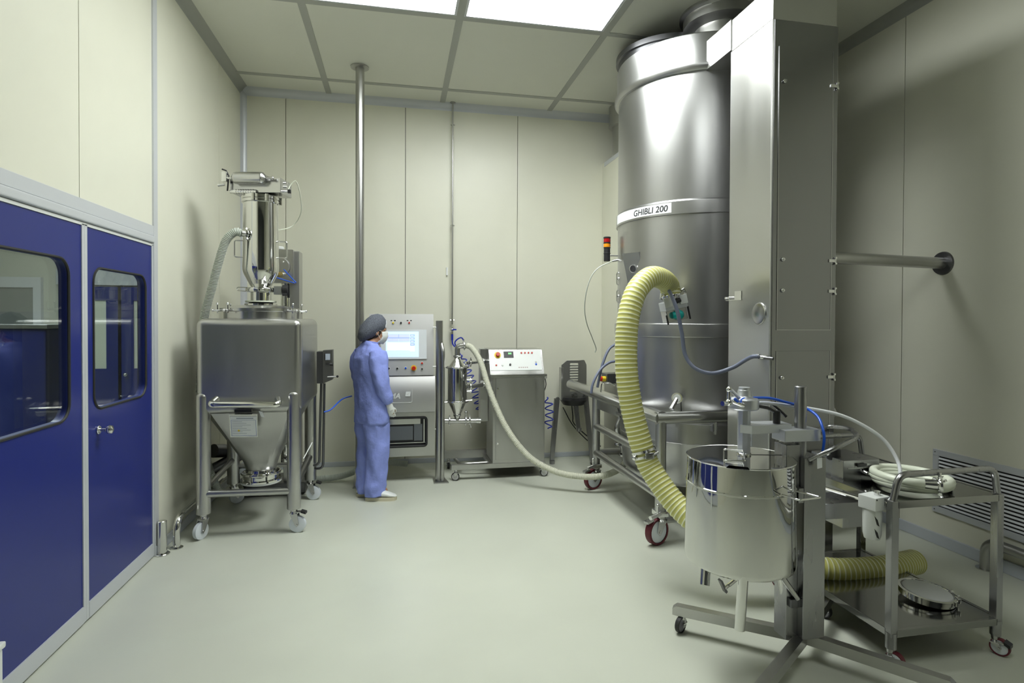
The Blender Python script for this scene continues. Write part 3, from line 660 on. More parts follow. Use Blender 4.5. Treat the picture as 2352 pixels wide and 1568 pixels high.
m.prism([(c.x - .02, YC - .0468, c.z - .006), (c.x + .0, YC - .0468, c.z - .004), (c.x + .024, YC - .0468, c.z + .02), (c.x + .004, YC - .0468, c.z + .002)], (0, -.0006, 0), 1); m.build('emblem', [WHITE, STEEL], mid, ang=0)
for z in (1.57, 1.17, .53): MB().cyl((X1 - .01, YC + .02, z), (rx, ry - .01, z), .008, n=10).build('bracket', CHROME, hc)

# ================================================================== WORKER
def person():
    # local frame: forward f, left l, up; feet at base
    base = V((-.232, 5.42, 0)); ang = math.radians(32)
    f = V((math.cos(ang), math.sin(ang), 0)); l = V((-f.y, f.x, 0))
    def P(fw, lf, z): return base + f * fw + l * lf + V((0, 0, z))
    t = thing('person', 'worker in blue scrubs, hairnet and white mask standing with back turned at the screen', 'person', base)
    # ---- body: one continuous surface (skin-modifier skeleton remeshed with the head)
    bm = bmesh.new(); sk = bm.verts.layers.skin.verify(); J = {}
    def jt(n, p, r, par=None, r2=None):
        v = bm.verts.new(p); v[sk].radius = (r, r2 or r); J[n] = v
        if par: bm.edges.new((J[par], v))
        return v
    v = jt('pelvis', P(-.01, 0, .90), .115, r2=.13); v[sk].use_root = True
    jt('waist', P(0, 0, 1.03), .10, 'pelvis', .12); jt('chest', P(-.015, 0, 1.20), .11, 'waist', .135); jt('upper', P(-.03, 0, 1.335), .075, 'chest', .10)
    jt('neck', P(-.015, 0, 1.42), .05, 'upper'); jt('neck2', P(.01, -.01, 1.47), .047, 'neck')
    for s, n in ((1, 'l'), (-1, 'r')):
        jt(n + 'sh', P(-.03, s * .15, 1.335), .052, 'upper'); el = P(-.05 + (.02 if s < 0 else .03), s * .205, 1.09); jt(n + 'el', el, .037, n + 'sh')
        wr = P(.055 if s < 0 else .04, s * .205, .875); jt(n + 'wr', wr, .025, n + 'el'); jt(n + 'pm', P(.072 if s < 0 else .055, s * .205, .825), .03, n + 'wr', .024)
        jt(n + 'hp', P(-.01, s * .085, .84), .09, 'pelvis'); jt(n + 'kn', P(.02, s * .085, .47), .055, n + 'hp'); jt(n + 'an', P(-.03, s * .085, .10), .037, n + 'kn'); 
        jt(n + 'to', P(.11, s * .085, .055), .03, n + 'an')
    me = bpy.data.meshes.new('b'); bm.to_mesh(me); bm.free(); ob = bpy.data.objects.new('b', me); COL.objects.link(ob)
    ob.modifiers.new('s', 'SKIN'); ob.modifiers.new('u', 'SUBSURF').levels = 2; ob.modifiers['u'].render_levels = 2
    dg = bpy.context.evaluated_depsgraph_get(); m1 = bpy.data.meshes.new_from_object(ob.evaluated_get(dg)); COL.objects.unlink(ob); bpy.data.objects.remove(ob)
    A = MB(); A.add([v.co.copy() for v in m1.vertices], [list(p.vertices) for p in m1.polygons])
    # head: forward direction turned a little more to the right of the picture
    ha = math.radians(14); hf = V((math.cos(ha), math.sin(ha), -.12)).normalized(); hl = V((-math.sin(ha), math.cos(ha), 0)); hu = hf.cross(hl); hu = hu if hu.z > 0 else -hu
    hc_ = P(.035, .005, 1.535)
    def H(a, b, c): return hc_ + hf * a + hl * b + hu * c
    def blob(c, r, sc, n=20):
        q = bmesh.new(); bmesh.ops.create_uvsphere(q, u_segments=n, v_segments=n, radius=1)
        for v in q.verts: v.co = H(c[0] + v.co.x * sc[0] * r, c[1] + v.co.y * sc[1] * r, c[2] + v.co.z * sc[2] * r)
        A.bm(q)
    blob((-.01, 0, .02), .1, (.95, .76, .95)); blob((.035, 0, -.035), .07, (.85, .82, 1.1)); blob((.06, 0, -.08), .035, (.9, 1, .8)); blob((.095, 0, -.015), .016, (1, .8, 1.5)); blob((.07, 0, .03), .04, (.7, 1.3, .7))
    blob((.088, 0, -.052), .014, (1, 1.5, .6)); blob((0, .076, -.01), .02, (.8, .4, 1.4)); blob((0, -.076, -.01), .02, (.8, .4, 1.4)); blob((0, -.01, -.1), .048, (1, 1, 1.6))
    # fingers of both hands (gloved later)
    gl = {}
    for s, n in ((1, 'l'), (-1, 'r')):
        pm = P(.072 if s < 0 else .055, s * .205, .825); fin = MB()
        wr_ = P(.055 if s < 0 else .04, s * .205, .875)
        G = (pm - wr_).normalized(); side = f; out = l * s
        for k in range(4):
            b0 = pm + G * .012 + side * (.024 - k * .016); L = (.034, .038, .035, .027)[k]; cur = -out * .55
            p1 = b0 + G * L * .9 + cur * .006; p2 = p1 + (G * .6 + cur * .8 + side * .25).normalized() * L * .75; p3 = p2 + (G * -.1 + cur * .9 + side * .4).normalized() * L * .6
            fin.tube(spline([b0 - G * .02, b0, p1, p2, p3], .006), .0085, n=10, rad=None); fin.ball(p3, .0086, n=8)
        th = pm + side * .03 - G * .02; fin.tube(spline([th - G * .012 - side * .012, th, th + (side * .8 + G * .9 - out * .2) * .024, th + (side * .7 + G * 1.5 - out * .6) * .030], .006), .0095, n=10); fin.ball(th + (side * .7 + G * 1.5 - out * .6) * .030, .0092, n=8)
        fin.ball(pm, .034, sc=(1, .62, 1.15)); gl[n] = fin
        A.add([v.copy() for v in fin.v], fin.f)
    me = bpy.data.meshes.new('body'); me.from_pydata([tuple(v) for v in A.v], [], A.f); ob = bpy.data.objects.new('b2', me); COL.objects.link(ob)
    r = ob.modifiers.new('r', 'REMESH'); r.mode = 'VOXEL'; r.voxel_size = .0065; r.use_smooth_shade = True; sm = ob.modifiers.new('m', 'SMOOTH'); sm.factor = .5; sm.iterations = 2
    dg = bpy.context.evaluated_depsgraph_get(); m2 = bpy.data.meshes.new_from_object(ob.evaluated_get(dg)); COL.objects.unlink(ob); bpy.data.objects.remove(ob)
    m2.materials.append(SKIN); 
    for v in m2.vertices: v.co -= base
    bo = bpy.data.objects.new('body', m2); COL.objects.link(bo); bo.parent = t
    # gloves: the hand shape swollen by 1.5 mm with a cuff
    for n, s in (('l', 1), ('r', -1)):
        pm = P(.072 if s < 0 else .055, s * .205, .825); wr = P(.055 if s < 0 else .04, s * .205, .875); up = P(.035 if s < 0 else .025, s * .205, .93)
        fin = gl[n]; fin.tube(spline([up, wr, pm], .012), .03, n=14, rad=None)
        fin.v = [v + (v - pm).normalized() * .0015 for v in fin.v]
        me = bpy.data.meshes.new('glove'); me.from_pydata([tuple(v) for v in fin.v], [], fin.f); ob = bpy.data.objects.new('g', me); COL.objects.link(ob)
        r = ob.modifiers.new('r', 'REMESH'); r.mode = 'VOXEL'; r.voxel_size = .0035; r.use_smooth_shade = True; q = ob.modifiers.new('m', 'SMOOTH'); q.factor = .5; q.iterations = 3
        dg = bpy.context.evaluated_depsgraph_get(); mg = bpy.data.meshes.new_from_object(ob.evaluated_get(dg)); COL.objects.unlink(ob); bpy.data.objects.remove(ob)
        mg.materials.append(GLOVE)
        for v in mg.vertices: v.co -= base
        go = bpy.data.objects.new('glove', mg); COL.objects.link(go); go.parent = t
    # ---- lofted clothing: rings of (centre, half-width along f, along l)
    def loft(name, rings, m, seed, fold=.008, K=56, capt=False, freq=5.0):
        mb = MB(); R = []
        for c, a, b in rings: R.append((V(c), a, b))
        # resample
        S = []
        for i in range(len(R) - 1):
            for k in range(8):
                t2 = k / 8; S.append((R[i][0].lerp(R[i + 1][0], t2), R[i][1] + (R[i + 1][1] - R[i][1]) * t2, R[i][2] + (R[i + 1][2] - R[i][2]) * t2))
        S.append(R[-1]); vs = []
        for i, (c, a, b) in enumerate(S):
            ax = ((S[min(i + 1, len(S) - 1)][0] - S[max(i - 1, 0)][0])).normalized()
            l2 = (l - ax * l.dot(ax)).normalized(); f2 = (f - ax * f.dot(ax)).normalized()
            for k in range(K):
                th = 2 * PI * k / K; e = 2.3; cs, sn = math.cos(th), math.sin(th)
                q = V(c) + f2 * (a * math.copysign(abs(cs) ** (2 / e), cs)) + l2 * (b * math.copysign(abs(sn) ** (2 / e), sn))
                nn = noise.noise(V((q.x * freq * 2.2 + seed, q.y * freq * 2.2, q.z * freq * .8 + seed))) + .5 * noise.noise(V((q.x * 14 + seed, q.y * 14, q.z * 9)))
                rg = 1 - abs(noise.noise(V((q.x * 9 + q.z * 7 + seed, q.y * 9, q.z * 5 - q.x * 4)))) * 2.2
                q += (q - c).normalized() * (nn * fold + max(rg, 0) * fold * .55)
                vs.append(q)
        n_ = len(S); fs = [(i * K + k, i * K + (k + 1) % K, (i + 1) * K + (k + 1) % K, (i + 1) * K + k) for i in range(n_ - 1) for k in range(K)]
        if capt: fs.append(tuple((n_ - 1) * K + k for k in range(K)))
        o = mb.add(vs, fs).build(name, m, t, ang=180); sd = o.modifiers.new('t', 'SOLIDIFY'); sd.thickness = .003; return o
    tor = [(P(-.005, 0, .70), .125, .20), (P(-.005, 0, .86), .128, .197), (P(-.01, 0, 1.02), .126, .187), (P(-.018, 0, 1.17), .126, .186), (P(-.03, 0, 1.29), .116, .185), (P(-.03, 0, 1.36), .092, .165), (P(-.025, 0, 1.405), .07, .11), (P(-.015, 0, 1.435), .058, .07)]
    loft('scrub_top', tor, SCRUB, 3.1, .016)
    MB().tube([P(-.015, 0, 1.437) + f * (.06 * math.cos(a)) + l * (.072 * math.sin(a)) + V((0, 0, .012 * math.cos(a + PI))) for a in [2 * PI * k / 28 for k in range(28)]], .007, close=True, n=8).build('collar', SCRUB, t)
    for s in (-1, 1):
        el = P(-.05 + (.02 if s < 0 else .03), s * .205, 1.09); wr = P(.055 if s < 0 else .04, s * .205, .875); sh = P(-.03, s * .14, 1.345)
        loft('sleeve', [(sh, .075, .06), (P(-.035, s * .175, 1.28), .082, .066), (P(-.04, s * .195, 1.18), .078, .060), (el, .071, .056), (el.lerp(wr, .45), .064, .052), (el.lerp(wr, .8), .052, .045), (el.lerp(wr, .93), .038, .036)], SCRUB, 8 + s, .013, 32)
        loft('trouser_leg', [(P(-.01, s * .07, .84), .098, .085), (P(-.005, s * .082, .70), .112, .095), (P(.01, s * .085, .50), .098, .084), (P(.0, s * .085, .28), .092, .08), (P(-.015, s * .085, .12), .096, .082), (P(-.01, s * .085, .045), .09, .078)], SCRUB, 15 + s * 2, .017, 40)
    loft('trouser_waist', [(P(-.01, 0, .78), .10, .16), (P(-.01, 0, .86), .10, .16), (P(-.005, 0, .98), .09, .15)], SCRUB, 2, .004)
    # clogs
    fa = math.radians(-6); ff = V((math.cos(fa), math.sin(fa), 0)); fl = V((-ff.y, ff.x, 0))
    for s in (-1, 1):
        fb = P(-.03, s * .085, 0) + (V((0, 0, 0)) if s < 0 else V((-.0, 0, 0)))
        def Q(a, b, c): return fb + ff * a + fl * b + V((0, 0, c))
        mb = MB(); st_ = [(-.075, .02, .032, .055), (-.055, .036, .03, .075), (0, .041, .03, .088), (.05, .043, .03, .092), (.10, .05, .03, .082), (.15, .05, .028, .062), (.19, .038, .028, .045), (.205, .015, .028, .036)]; K = 20; vs = []
        for a, w, z0_, z1_ in st_:
            for k in range(K):
                th = 2 * PI * k / K; z = (z0_ + z1_) / 2 + (z1_ - z0_) / 2 * math.sin(th); vs.append(Q(a, w * math.copysign(abs(math.cos(th)) ** .8, math.cos(th)), max(z, .026)))
        n_ = len(st_); mb.add(vs, [(i * K + k, i * K + (k + 1) % K, (i + 1) * K + (k + 1) % K, (i + 1) * K + k) for i in range(n_ - 1) for k in range(K)] + [tuple(range(K)), tuple((n_ - 1) * K + k for k in range(K))])
        sh = mb.build('clog', WHITE, t, ang=180)
        mb = MB(); ol = [(a, w + .004) for a, w, _, _ in st_]; ring = [Q(a, w, 0) for a, w in ol] + [Q(a, -w, 0) for a, w in ol[::-1]]; mb.prism(ring, (0, 0, .03)); mb.build('sole', mat('sole_cream', (.6, .56, .42), .6), sh)
        mb = MB(); mb.tube([Q(.03, -.043, .04), Q(.035, -.035, .085), Q(.04, 0, .098), Q(.035, .035, .085), Q(.03, .043, .04)], .007, n=8); mb.build('strap', WHITE, sh)
    # hairnet, hair, mask
    K = 30; vs = []; mb = MB()
    prof = []
    # net: puffy shell, open towards the face; ring planes from front rim to back
    ringsN = [(.082, .075, .036, .012), (.07, .088, .066, .024), (.04, .104, .094, .032), (0, .116, .108, .026), (-.05, .122, .113, .006), (-.095, .115, .106, -.026), (-.13, .088, .085, -.052), (-.15, .045, .045, -.064), (-.154, .005, .005, -.066)]
    def N(a, th, w, hgt, dz):
        tilt = -.55 * math.sin(th) * hgt  # rim leans back at the nape
        return H(a - (.0 if math.sin(th) > 0 else -math.sin(th) * .045 if a > .03 else 0) , w * math.cos(th), .028 + dz + hgt * math.sin(th))
    for a, hgt, w, dz in ringsN:
        for k in range(K):
            th = 2 * PI * k / K; p = N(a, th, w * .92, hgt * .95, dz)
            p += (p - hc_).normalized() * (.007 * noise.noise(p * 30) + .004 * noise.noise(p * 70)); vs.append(p)
    n_ = len(ringsN); mb.add(vs, [(i * K + k, i * K + (k + 1) % K, (i + 1) * K + (k + 1) % K, (i + 1) * K + k) for i in range(n_ - 1) for k in range(K)])
    cp = mb.build('hairnet', CAPM, t, ang=180)
    MB().tube(vs[:K], .005, close=True, n=8).build('elastic_band', CAPW, cp)
    mb = MB(); q = bmesh.new(); bmesh.ops.create_uvsphere(q, u_segments=24, v_segments=20, radius=1)
    for v in q.verts: v.co = H(-.022 + v.co.x * .098, v.co.y * .083, .018 + v.co.z * .098)
    mb.bm(q)
    q = bmesh.new(); bmesh.ops.create_uvsphere(q, u_segments=16, v_segments=12, radius=1)
    for v in q.verts: v.co = H(-.05 + v.co.x * .05, v.co.y * .055, -.06 + v.co.z * .045)
    mb.bm(q); mb.build('hair', HAIRM, t, ang=180)
    mb = MB(); vs = []; R_, C_ = 9, 13
    for i in range(R_):
        v_ = i / (R_ - 1)
        for j in range(C_):
            u_ = (j / (C_ - 1) - .5) * 2; w = .066 * (1 - .25 * abs(v_ - .45)); hgt = .028 - .125 * v_
            fwd = .112 - .016 * (v_ - .35) ** 2 * 6 - .058 * abs(u_) ** 2.2 + .012 * math.exp(-(u_ * 4) ** 2) + .0025 * math.sin(v_ * 20)
            vs.append(H(fwd, w * u_, hgt - .012 - (.012 * abs(u_) ** 2 * (v_ - .5) * -2)))
    mb.add(vs, [(i * C_ + j, i * C_ + j + 1, (i + 1) * C_ + j + 1, (i + 1) * C_ + j) for i in range(R_ - 1) for j in range(C_ - 1)])
    mk = mb.build('face_mask', WHITE, t, ang=180); sd = mk.modifiers.new('t', 'SOLIDIFY'); sd.thickness = .002
    for s in (-1, 1):
        MB().tube(spline([H(.05, s * .064, .005), H(.02, s * .077, .015), H(-.01, s * .085, .0), H(.015, s * .078, -.03), H(.05, s * .06, -.075)], .01), .0018, n=6).build('ear_loop', WHITE, mk)
        e = MB(); e.ball(H(.078, s * .032, .022), .011, n=12); e.build('eye', WHITE, bo); MB().tube([H(.088, s * .018, .041), H(.088, s * .033, .045), H(.078, s * .048, .042)], .003, n=6).build('eyebrow', HAIRM, bo)
    return t
person()
# ================================================================== AIR DROP and coils on the back wall
YW = YB - .03
px_ = W(1037, 500, Y=YW - .02).x
ad = thing('air_supply_pipe', 'thin steel air pipe dropping from the ceiling down the back wall', 'pipe', (px_, YW - .03, 1.5))
a = W(1034, 745, Y=YW - .04)
MB().cyl((px_ + .01, YW - .04, a.z), (px_ + .01, YW - .04, ZC), .009, n=10).build('pipe', TUBE, ad)
MB().lathe([(.009, 0), (.032, 0), (.032, -.006), (.009, -.01)], (px_ + .01, YW - .04, ZC)).build('ceiling_rose', TUBE, ad)
for py in (287, 518, 735):
    c = V((px_ + .01, YW - .04, W(1036, py, Y=YW - .04).z)); m = MB(); m.cyl(c - V((.024, 0, 0)), c + V((.024, 0, 0)), .006, n=8); m.cyl(c, c + V((0, .07, 0)), .005, n=8); m.cyl(c - V((0, 0, .01)), c + V((0, 0, .01)), .014, n=12); m.build('pipe_clip', CHROME, ad)
m = MB(); c = V((px_ + .01, YW - .04, W(1034, 757, Y=YW - .04).z)); m.cyl(c + V((0, 0, .03)), c - V((0, 0, .05)), .015, n=12); m.ball(c, .024); m.cyl(c, c - V((0, .04, 0)), .008, n=8); m.build('ball_valve', CHROME, ad)
m = MB(); m.box(c + V((-.005, -.05, -.006)), c + V((.045, -.04, .01)), 0, .003); m.build('valve_lever', BLUEC, ad)
m = MB(); m.cyl(c - V((0, 0, .05)), c - V((0, 0, .12)), .013, n=10); m.build('quick_coupling', BLUEC, ad)
MB().box((px_ - .055, YW + .0, 2.16), (px_ - .04, YW + .032, 2.25)).build('hanging_tag', PAPER, ad)
e0 = c - V((0, 0, .12))
def coil(mb, pts, R, turns, r):
    P = spline(pts, .01); N = len(P); x = V((1, 0, 0)); out = []
    for i in range(N):
        tg_ = (P[min(i + 1, N - 1)] - P[max(i - 1, 0)]).normalized(); x = (x - tg_ * x.dot(tg_)).normalized(); y = tg_.cross(x)
        sub = 10
        for k in range(sub):
            if i == N - 1: break
            s_ = (i + k / sub) / N; a = s_ * turns * 2 * PI; c_ = P[i].lerp(P[i + 1], k / sub); e = min(1, s_ * 8, (1 - s_) * 8)
            out.append(c_ + (x * math.cos(a) + y * math.sin(a)) * R * e)
    out2 = out[::3]; mb.tube(out2, r, n=8)
m = MB(); m.tube(spline([e0, e0 - V((-.01, 0, .05)), W(1052, 800, Y=6.5), W(1066, 792, Y=6.45), W(1060, 775, Y=6.42), W(1045, 785, Y=6.42), W(1050, 800, Y=6.42), W(1062, 822, Y=6.4)], .02), .008, n=8)
coil(m, [W(1060, 815, Y=6.4), W(1072, 850, Y=6.4), W(1086, 885, Y=6.38), W(1098, 920, Y=6.36), W(1109, 955, Y=6.33)], .05, 11, .007)
tag(m.build('coiled_hose', BLUEC), 'blue coiled air hose hanging from the air pipe behind the small polished vessel', 'coiled hose')
m = MB(); coil(m, [W(1256, 912, Y=6.3), W(1260, 925, Y=6.28), W(1262, 950, Y=6.25), W(1259, 985, Y=6.22)], .045, 4.5, .007); tag(m.build('coiled_hose', BLUEC), 'short blue coiled hose at the right side of the wheeled cabinet', 'coiled hose')

# ================================================================== WHEELED CABINET with vessel
mc = thing('wheeled_control_cabinet', 'low stainless cabinet on casters with a white sloped button panel', 'control cabinet', (1.24, 6.0, 0))
cx0, cx1, cyf, cyb = .962, 1.515, 5.80, 6.22
MB().box((cx0, cyf, .165), (cx1, cyb, 1.075), 0, .004).build('body', STEEL, mc)
dr = MB().box((cx0 + .03, cyf - .012, .20), (cx1 - .012, cyf, 1.045), 0, .003).build('door', STEEL, mc)
for z in (.94, .37): p = V((cx0 + .05, cyf - .012, z)); MB().cyl(p, p - V((0, .014, 0)), .012, bev=.003).build('door_lock', CHROME, dr)
# sloped console top
pts = [(cyf - .015, 1.085), (cyf + .0, 1.12), (cyf + .10, 1.335), (cyf + .12, 1.34), (cyb, 1.34), (cyb, 1.085)]
m = MB(); m.prism([(cx0 - .03, y, z) for y, z in pts], (cx1 - cx0 + .02, 0, 0)); m.box((cx0 - .02, cyf - .02, 1.055), (cx1 + .02, cyb, 1.085), 0, .004); m.build('console_head', SATIN, mc)
def cp(u, v, k=0): # on the sloped plate
    z = 1.125 + v * .205; y = cyf + (z - 1.12) * .465 - .002 - k; return V((cx0 - .022 + u * .545, y, z + k * .4))
m = MB(); m.prism([cp(.0, .0), cp(1, 0), cp(1, 1), cp(0, 1)], (0, -.003, .001)); pp = m.build('button_panel', mat('panel_white', (.82, .84, .84), .3), mc)
def cb(name, u, v, r, m_, dep=.008, ring=None):
    p = cp(u, v, .003); n_ = V((0, -.91, .42)); mb = MB()
    if ring: mb.cyl(p, p + n_ * .003, r * 1.7, m=1, n=24)
    mb.cyl(p, p + n_ * dep, r, bev=.0015, n=16); mb.build(name, [m_, ring or m_], pp)
cb('emergency_stop', .15, .75, .021, RED, .035, YEL)
for u in (.62, .69, .76, .83): cb('push_button', u, .85, .009, RED)
cb('push_button', .11, .25, .009, RED); cb('push_button', .23, .25, .010, WHITE); cb('selector_switch', .38, .27, .011, BLACK, .012); cb('push_button', .89, .28, .010, BLUEP); cb('push_button', .89, .42, .010, WHITE)
m = MB(); m.prism([cp(.27, .62, .003), cp(.46, .62, .003), cp(.46, .92, .003), cp(.27, .92, .003)], (0, -.004, .002)); dsp = m.build('display', BLACK, pp)
m = MB()
for k in range(3): m.prism([cp(.36 + k * .022, .78, .0085), cp(.374 + k * .022, .78, .0085), cp(.374 + k * .022, .86, .0085), cp(.36 + k * .022, .86, .0085)], (0, -.0005, 0))
m.build('digits', DISPG, dsp, ang=0)
m = MB()
for k in range(5): m.prism([cp(.54 + k * .04, .11, .003), cp(.565 + k * .04, .11, .003), cp(.565 + k * .04, .16, .003), cp(.54 + k * .04, .16, .003)], (0, -.0005, 0))
m.build('printed_marks', mat('pale_print', (.5, .4, .4), .6), pp, ang=0)
# side fan box, left back panel with arms
MB().box((cx0 - .09, cyb - .12, .55), (cx0 - .002, cyb, 1.335), 0, .004).build('side_box', STEEL, mc)
m = MB(); p = W(1256, 866, Y=5.95); m.cyl((cx1, 5.95, p.z), (cx1 + .03, 5.95, p.z), .035, n=20); m.cyl((cx1 + .03, 5.95, p.z), (cx1 + .06, 5.95, p.z), .016, n=12); m.tube(spline([(cx1 + .04, 5.95, p.z), (cx1 + .05, 5.95, p.z - .1), (cx1 + .0, 6.0, p.z - .25)], .02), .005, m=1, n=8); m.build('side_socket', [CHROME, BLACK], mc)
m = MB(); z = .165
m.box((.535, cyf - .01, .115), (cx1 + .005, cyf + .05, .165), 0, .003); m.box((.50, 6.28, .115), (cx1 + .005, 6.34, .20), 0, .003); m.box((cx0 - .03, cyf, .115), (cx1, 6.32, .16), 0, .003)
m.tube(rpath([(.62, 6.3, .11), (.66, 6.2, .08), (.66, 6.0, .12), (.95, 5.98, .13)], .08), .018, n=10); m.build('base_frame', STEEL, mc)
for x, y, yw in ((.585, cyf + .02, PI * .93), (1.49, cyf + .02, PI * 1.0), (.55, 6.3, PI * .5), (1.49, 6.3, PI * .6)): caster(mc, x, y, .042, .026, yw, .115, mat('hub_grey', (.5, .5, .5), .4), RUBBER, False, off_=.016 * (1 if x > 1 else -1) + .01)
# vessel
vx, vy = .606, 5.92
m = MB(); m.lathe([(.118, .983), (.103, .985), (.101, .80), (.118, .798), (.118, .785), (.101, .783)], (vx, vy, 0)); 
m = MB(); m.lathe([(.03, .63), (.035, .66), (.098, .80), (.101, .808), (.101, 1.15), (.098, 1.157), (.035, 1.245), (.03, 1.275)], (vx, vy, 0), n=36); vs_ = m.build('inline_vessel', POL, mc)
m = MB(); clamp(m, (vx, vy, 1.155), (0, 0, 1), .112, .018); m.tube([(vx - .10, vy - .01, 1.155), (vx - .17, vy - .02, 1.157)], .006, n=8); m.build('clamp_ring', CHROME, vs_)
m = MB(); clamp(m, (vx, vy, .802), (0, 0, 1), .112, .018); m.cyl((vx - .15, vy - .05, .80), (vx + .15, vy - .05, .815), .007, n=8); m.build('clamp_ring', CHROME, vs_)
m = MB(); clamp(m, (vx, vy, 1.268), (0, 0, 1), .034, .02); m.tube(rpath([(vx, vy, 1.265), (vx, vy, 1.375), W(1066, 793, Y=5.9)], .06, 8), .029, n=16); el_end = W(1066, 793, Y=5.9); clamp(m, el_end, (1, 0, .1), .034, .02); m.build('elbow', SATIN, vs_)
m = MB(); zc_ = .60; m.cyl((vx, vy, .66), (vx, vy, zc_), .028, n=16); clamp(m, (vx, vy, .655), (0, 0, 1), .032, .02); m.cyl((vx - .13, vy, zc_), (vx + .2, vy, zc_ - .01), .026, n=16)
for dx in (-.08, .09, .13): clamp(m, (vx + dx, vy, zc_), (1, 0, 0), .032, .018)
m.cyl((vx + .09, vy, zc_), (vx + .09, vy - .02, zc_ + .08), .012, n=10); m.ball((vx + .09, vy - .02, zc_ + .085), .016); m.cyl((vx + .13, vy, zc_), (vx + .14, vy - .05, zc_ - .07), .006, n=8)
m.cyl((vx + .2, vy, zc_ - .01), (vx + .245, vy, zc_ - .012), .03, n=16)
m.build('outlet_pipe', SATIN, vs_)
for z, r in ((1.20, .018), (.95, .024), (1.02, .012), (.90, .012)):
    m = MB(); m.cyl((vx + .09, vy, z), (cx0 - .0, 6.1 if r > .013 else vy, z) if r > .013 else (vx + .15, vy, z), r, n=14); clamp(m, (vx + .14, vy + .02, z), (1, .2, 0), r + .004, .016, lug=r > .013)
    if r > .013: clamp(m, (cx0 - .06, 6.06, z), (1, .2, 0), r + .004, .016, lug=False)
    m.build('side_arm', CHROME, vs_)
# cream hose from vessel to the trolley
e1 = W(1072, 793, Y=5.9)
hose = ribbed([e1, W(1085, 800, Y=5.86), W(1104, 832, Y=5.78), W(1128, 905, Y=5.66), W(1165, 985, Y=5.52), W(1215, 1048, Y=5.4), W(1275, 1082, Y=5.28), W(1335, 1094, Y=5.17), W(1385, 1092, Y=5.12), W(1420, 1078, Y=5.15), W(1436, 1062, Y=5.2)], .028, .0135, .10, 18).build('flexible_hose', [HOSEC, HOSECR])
tag(hose, 'cream corrugated hose sweeping from the small polished vessel down to the tubular trolley', 'hose')
m = MB(); q0 = W(1436, 1062, Y=5.2); q1 = W(1428, 1015, Y=5.2); m.tube(rpath([q0 - V((.03, 0, .02)), q0, W(1435, 1045, Y=5.2), q1], .04), .03, n=14); clamp(m, W(1431, 1045, Y=5.2), (0, 0, 1), .034, .02); clamp(m, W(1420, 1020, Y=5.2), (.2, 0, 1), .03, .02); m.tube(rpath([q1, W(1415, 985, Y=5.2), W(1432, 945, Y=5.2)], .05), .026, n=12)
tag(m.build('pipe_elbow', SATIN), 'bent steel pipe with clamps joining the cream hose to the tank outlet', 'pipe')

DARKS2 = mat('grey_steel', (.50, .50, .50), .32, 1)
# ================================================================== LOUVRED UNIT on splayed legs
lu = thing('louvred_unit', 'steel louvred hood with clipped corners on two splayed legs against the back wall', 'machine', (2.0, 6.4, 0))
a, b_ = W(1290, 828, Y=6.35), W(1347, 905, Y=6.35); w_ = b_.x - a.x
m = MB(); cl = .05; lx = (a.x + b_.x) / 2 - .05; zt_, zb_ = a.z - .03, a.z - .36
m.prism([(x, 6.35, z) for x, z in ((a.x, a.z - cl), (a.x + cl * 1.3, a.z), (lx, a.z), (lx, b_.z - .02), (a.x, b_.z - .02))], (0, .012, 0))
m.prism([(x, 6.35, z) for x, z in ((lx + .1, a.z), (b_.x - cl * .6, a.z + .005), (b_.x, a.z - cl), (b_.x, b_.z - .02), (lx + .1, b_.z - .02))], (0, .012, 0))
m.box((lx, 6.35, zt_), (lx + .1, 6.362, a.z)); m.box((lx, 6.35, b_.z - .02), (lx + .1, 6.362, zb_))
for k in range(10): z = zt_ - (k + 1) * (zt_ - zb_) / 11; m.box((lx, 6.348, z - .007), (lx + .1, 6.364, z + .007))
m.box((a.x - .01, 6.33, b_.z - .06), (a.x + .02, 6.42, a.z - .08), 0, .003); m.build('hood', DARKS2, lu)
m = MB(); c = V(((a.x + b_.x) / 2, 6.38, b_.z - .06)); m.lathe([(0, .03), (.15, .03), (.16, 0), (.12, -.06), (0, -.07)], c, n=28); m.build('motor_base', BLACK, lu)
for p, q in (((1280, 915), (1268, 1050)), ((1345, 905), (1362, 1040)), ((1320, 905), (1330, 990))):
    A, B = W(*p, Y=6.32), W(*q, Y=6.3); B.z = max(B.z, .0) if q[1] < 1040 else 0; B = A.lerp(B, 1)
    d = (B - A).normalized(); s_ = V((1, 0, 0)); m = MB(); m.prism([A - s_ * .03, A + s_ * .03, B + s_ * .022, B - s_ * .022], (0, .035, 0)); m.cyl(A, A - V((0, .03, 0)), .02, n=12); m.cyl(B, B + V((0, 0, .04)), .03, n=12); m.build('leg', STANDM, lu)
m = MB(); m.tube(spline([W(1312, 920, Y=6.4), W(1316, 955, Y=6.4), W(1318, 972, Y=6.4), W(1345, 998, Y=6.4), W(1380, 1025, Y=6.42)], .03), .007, n=8); m.tube(spline([W(1293, 935, Y=6.4), W(1315, 975, Y=6.42), W(1348, 1010, Y=6.42), W(1375, 1030, Y=6.45)], .03), .006, n=8); m.build('power_cable', RUBBER, lu)

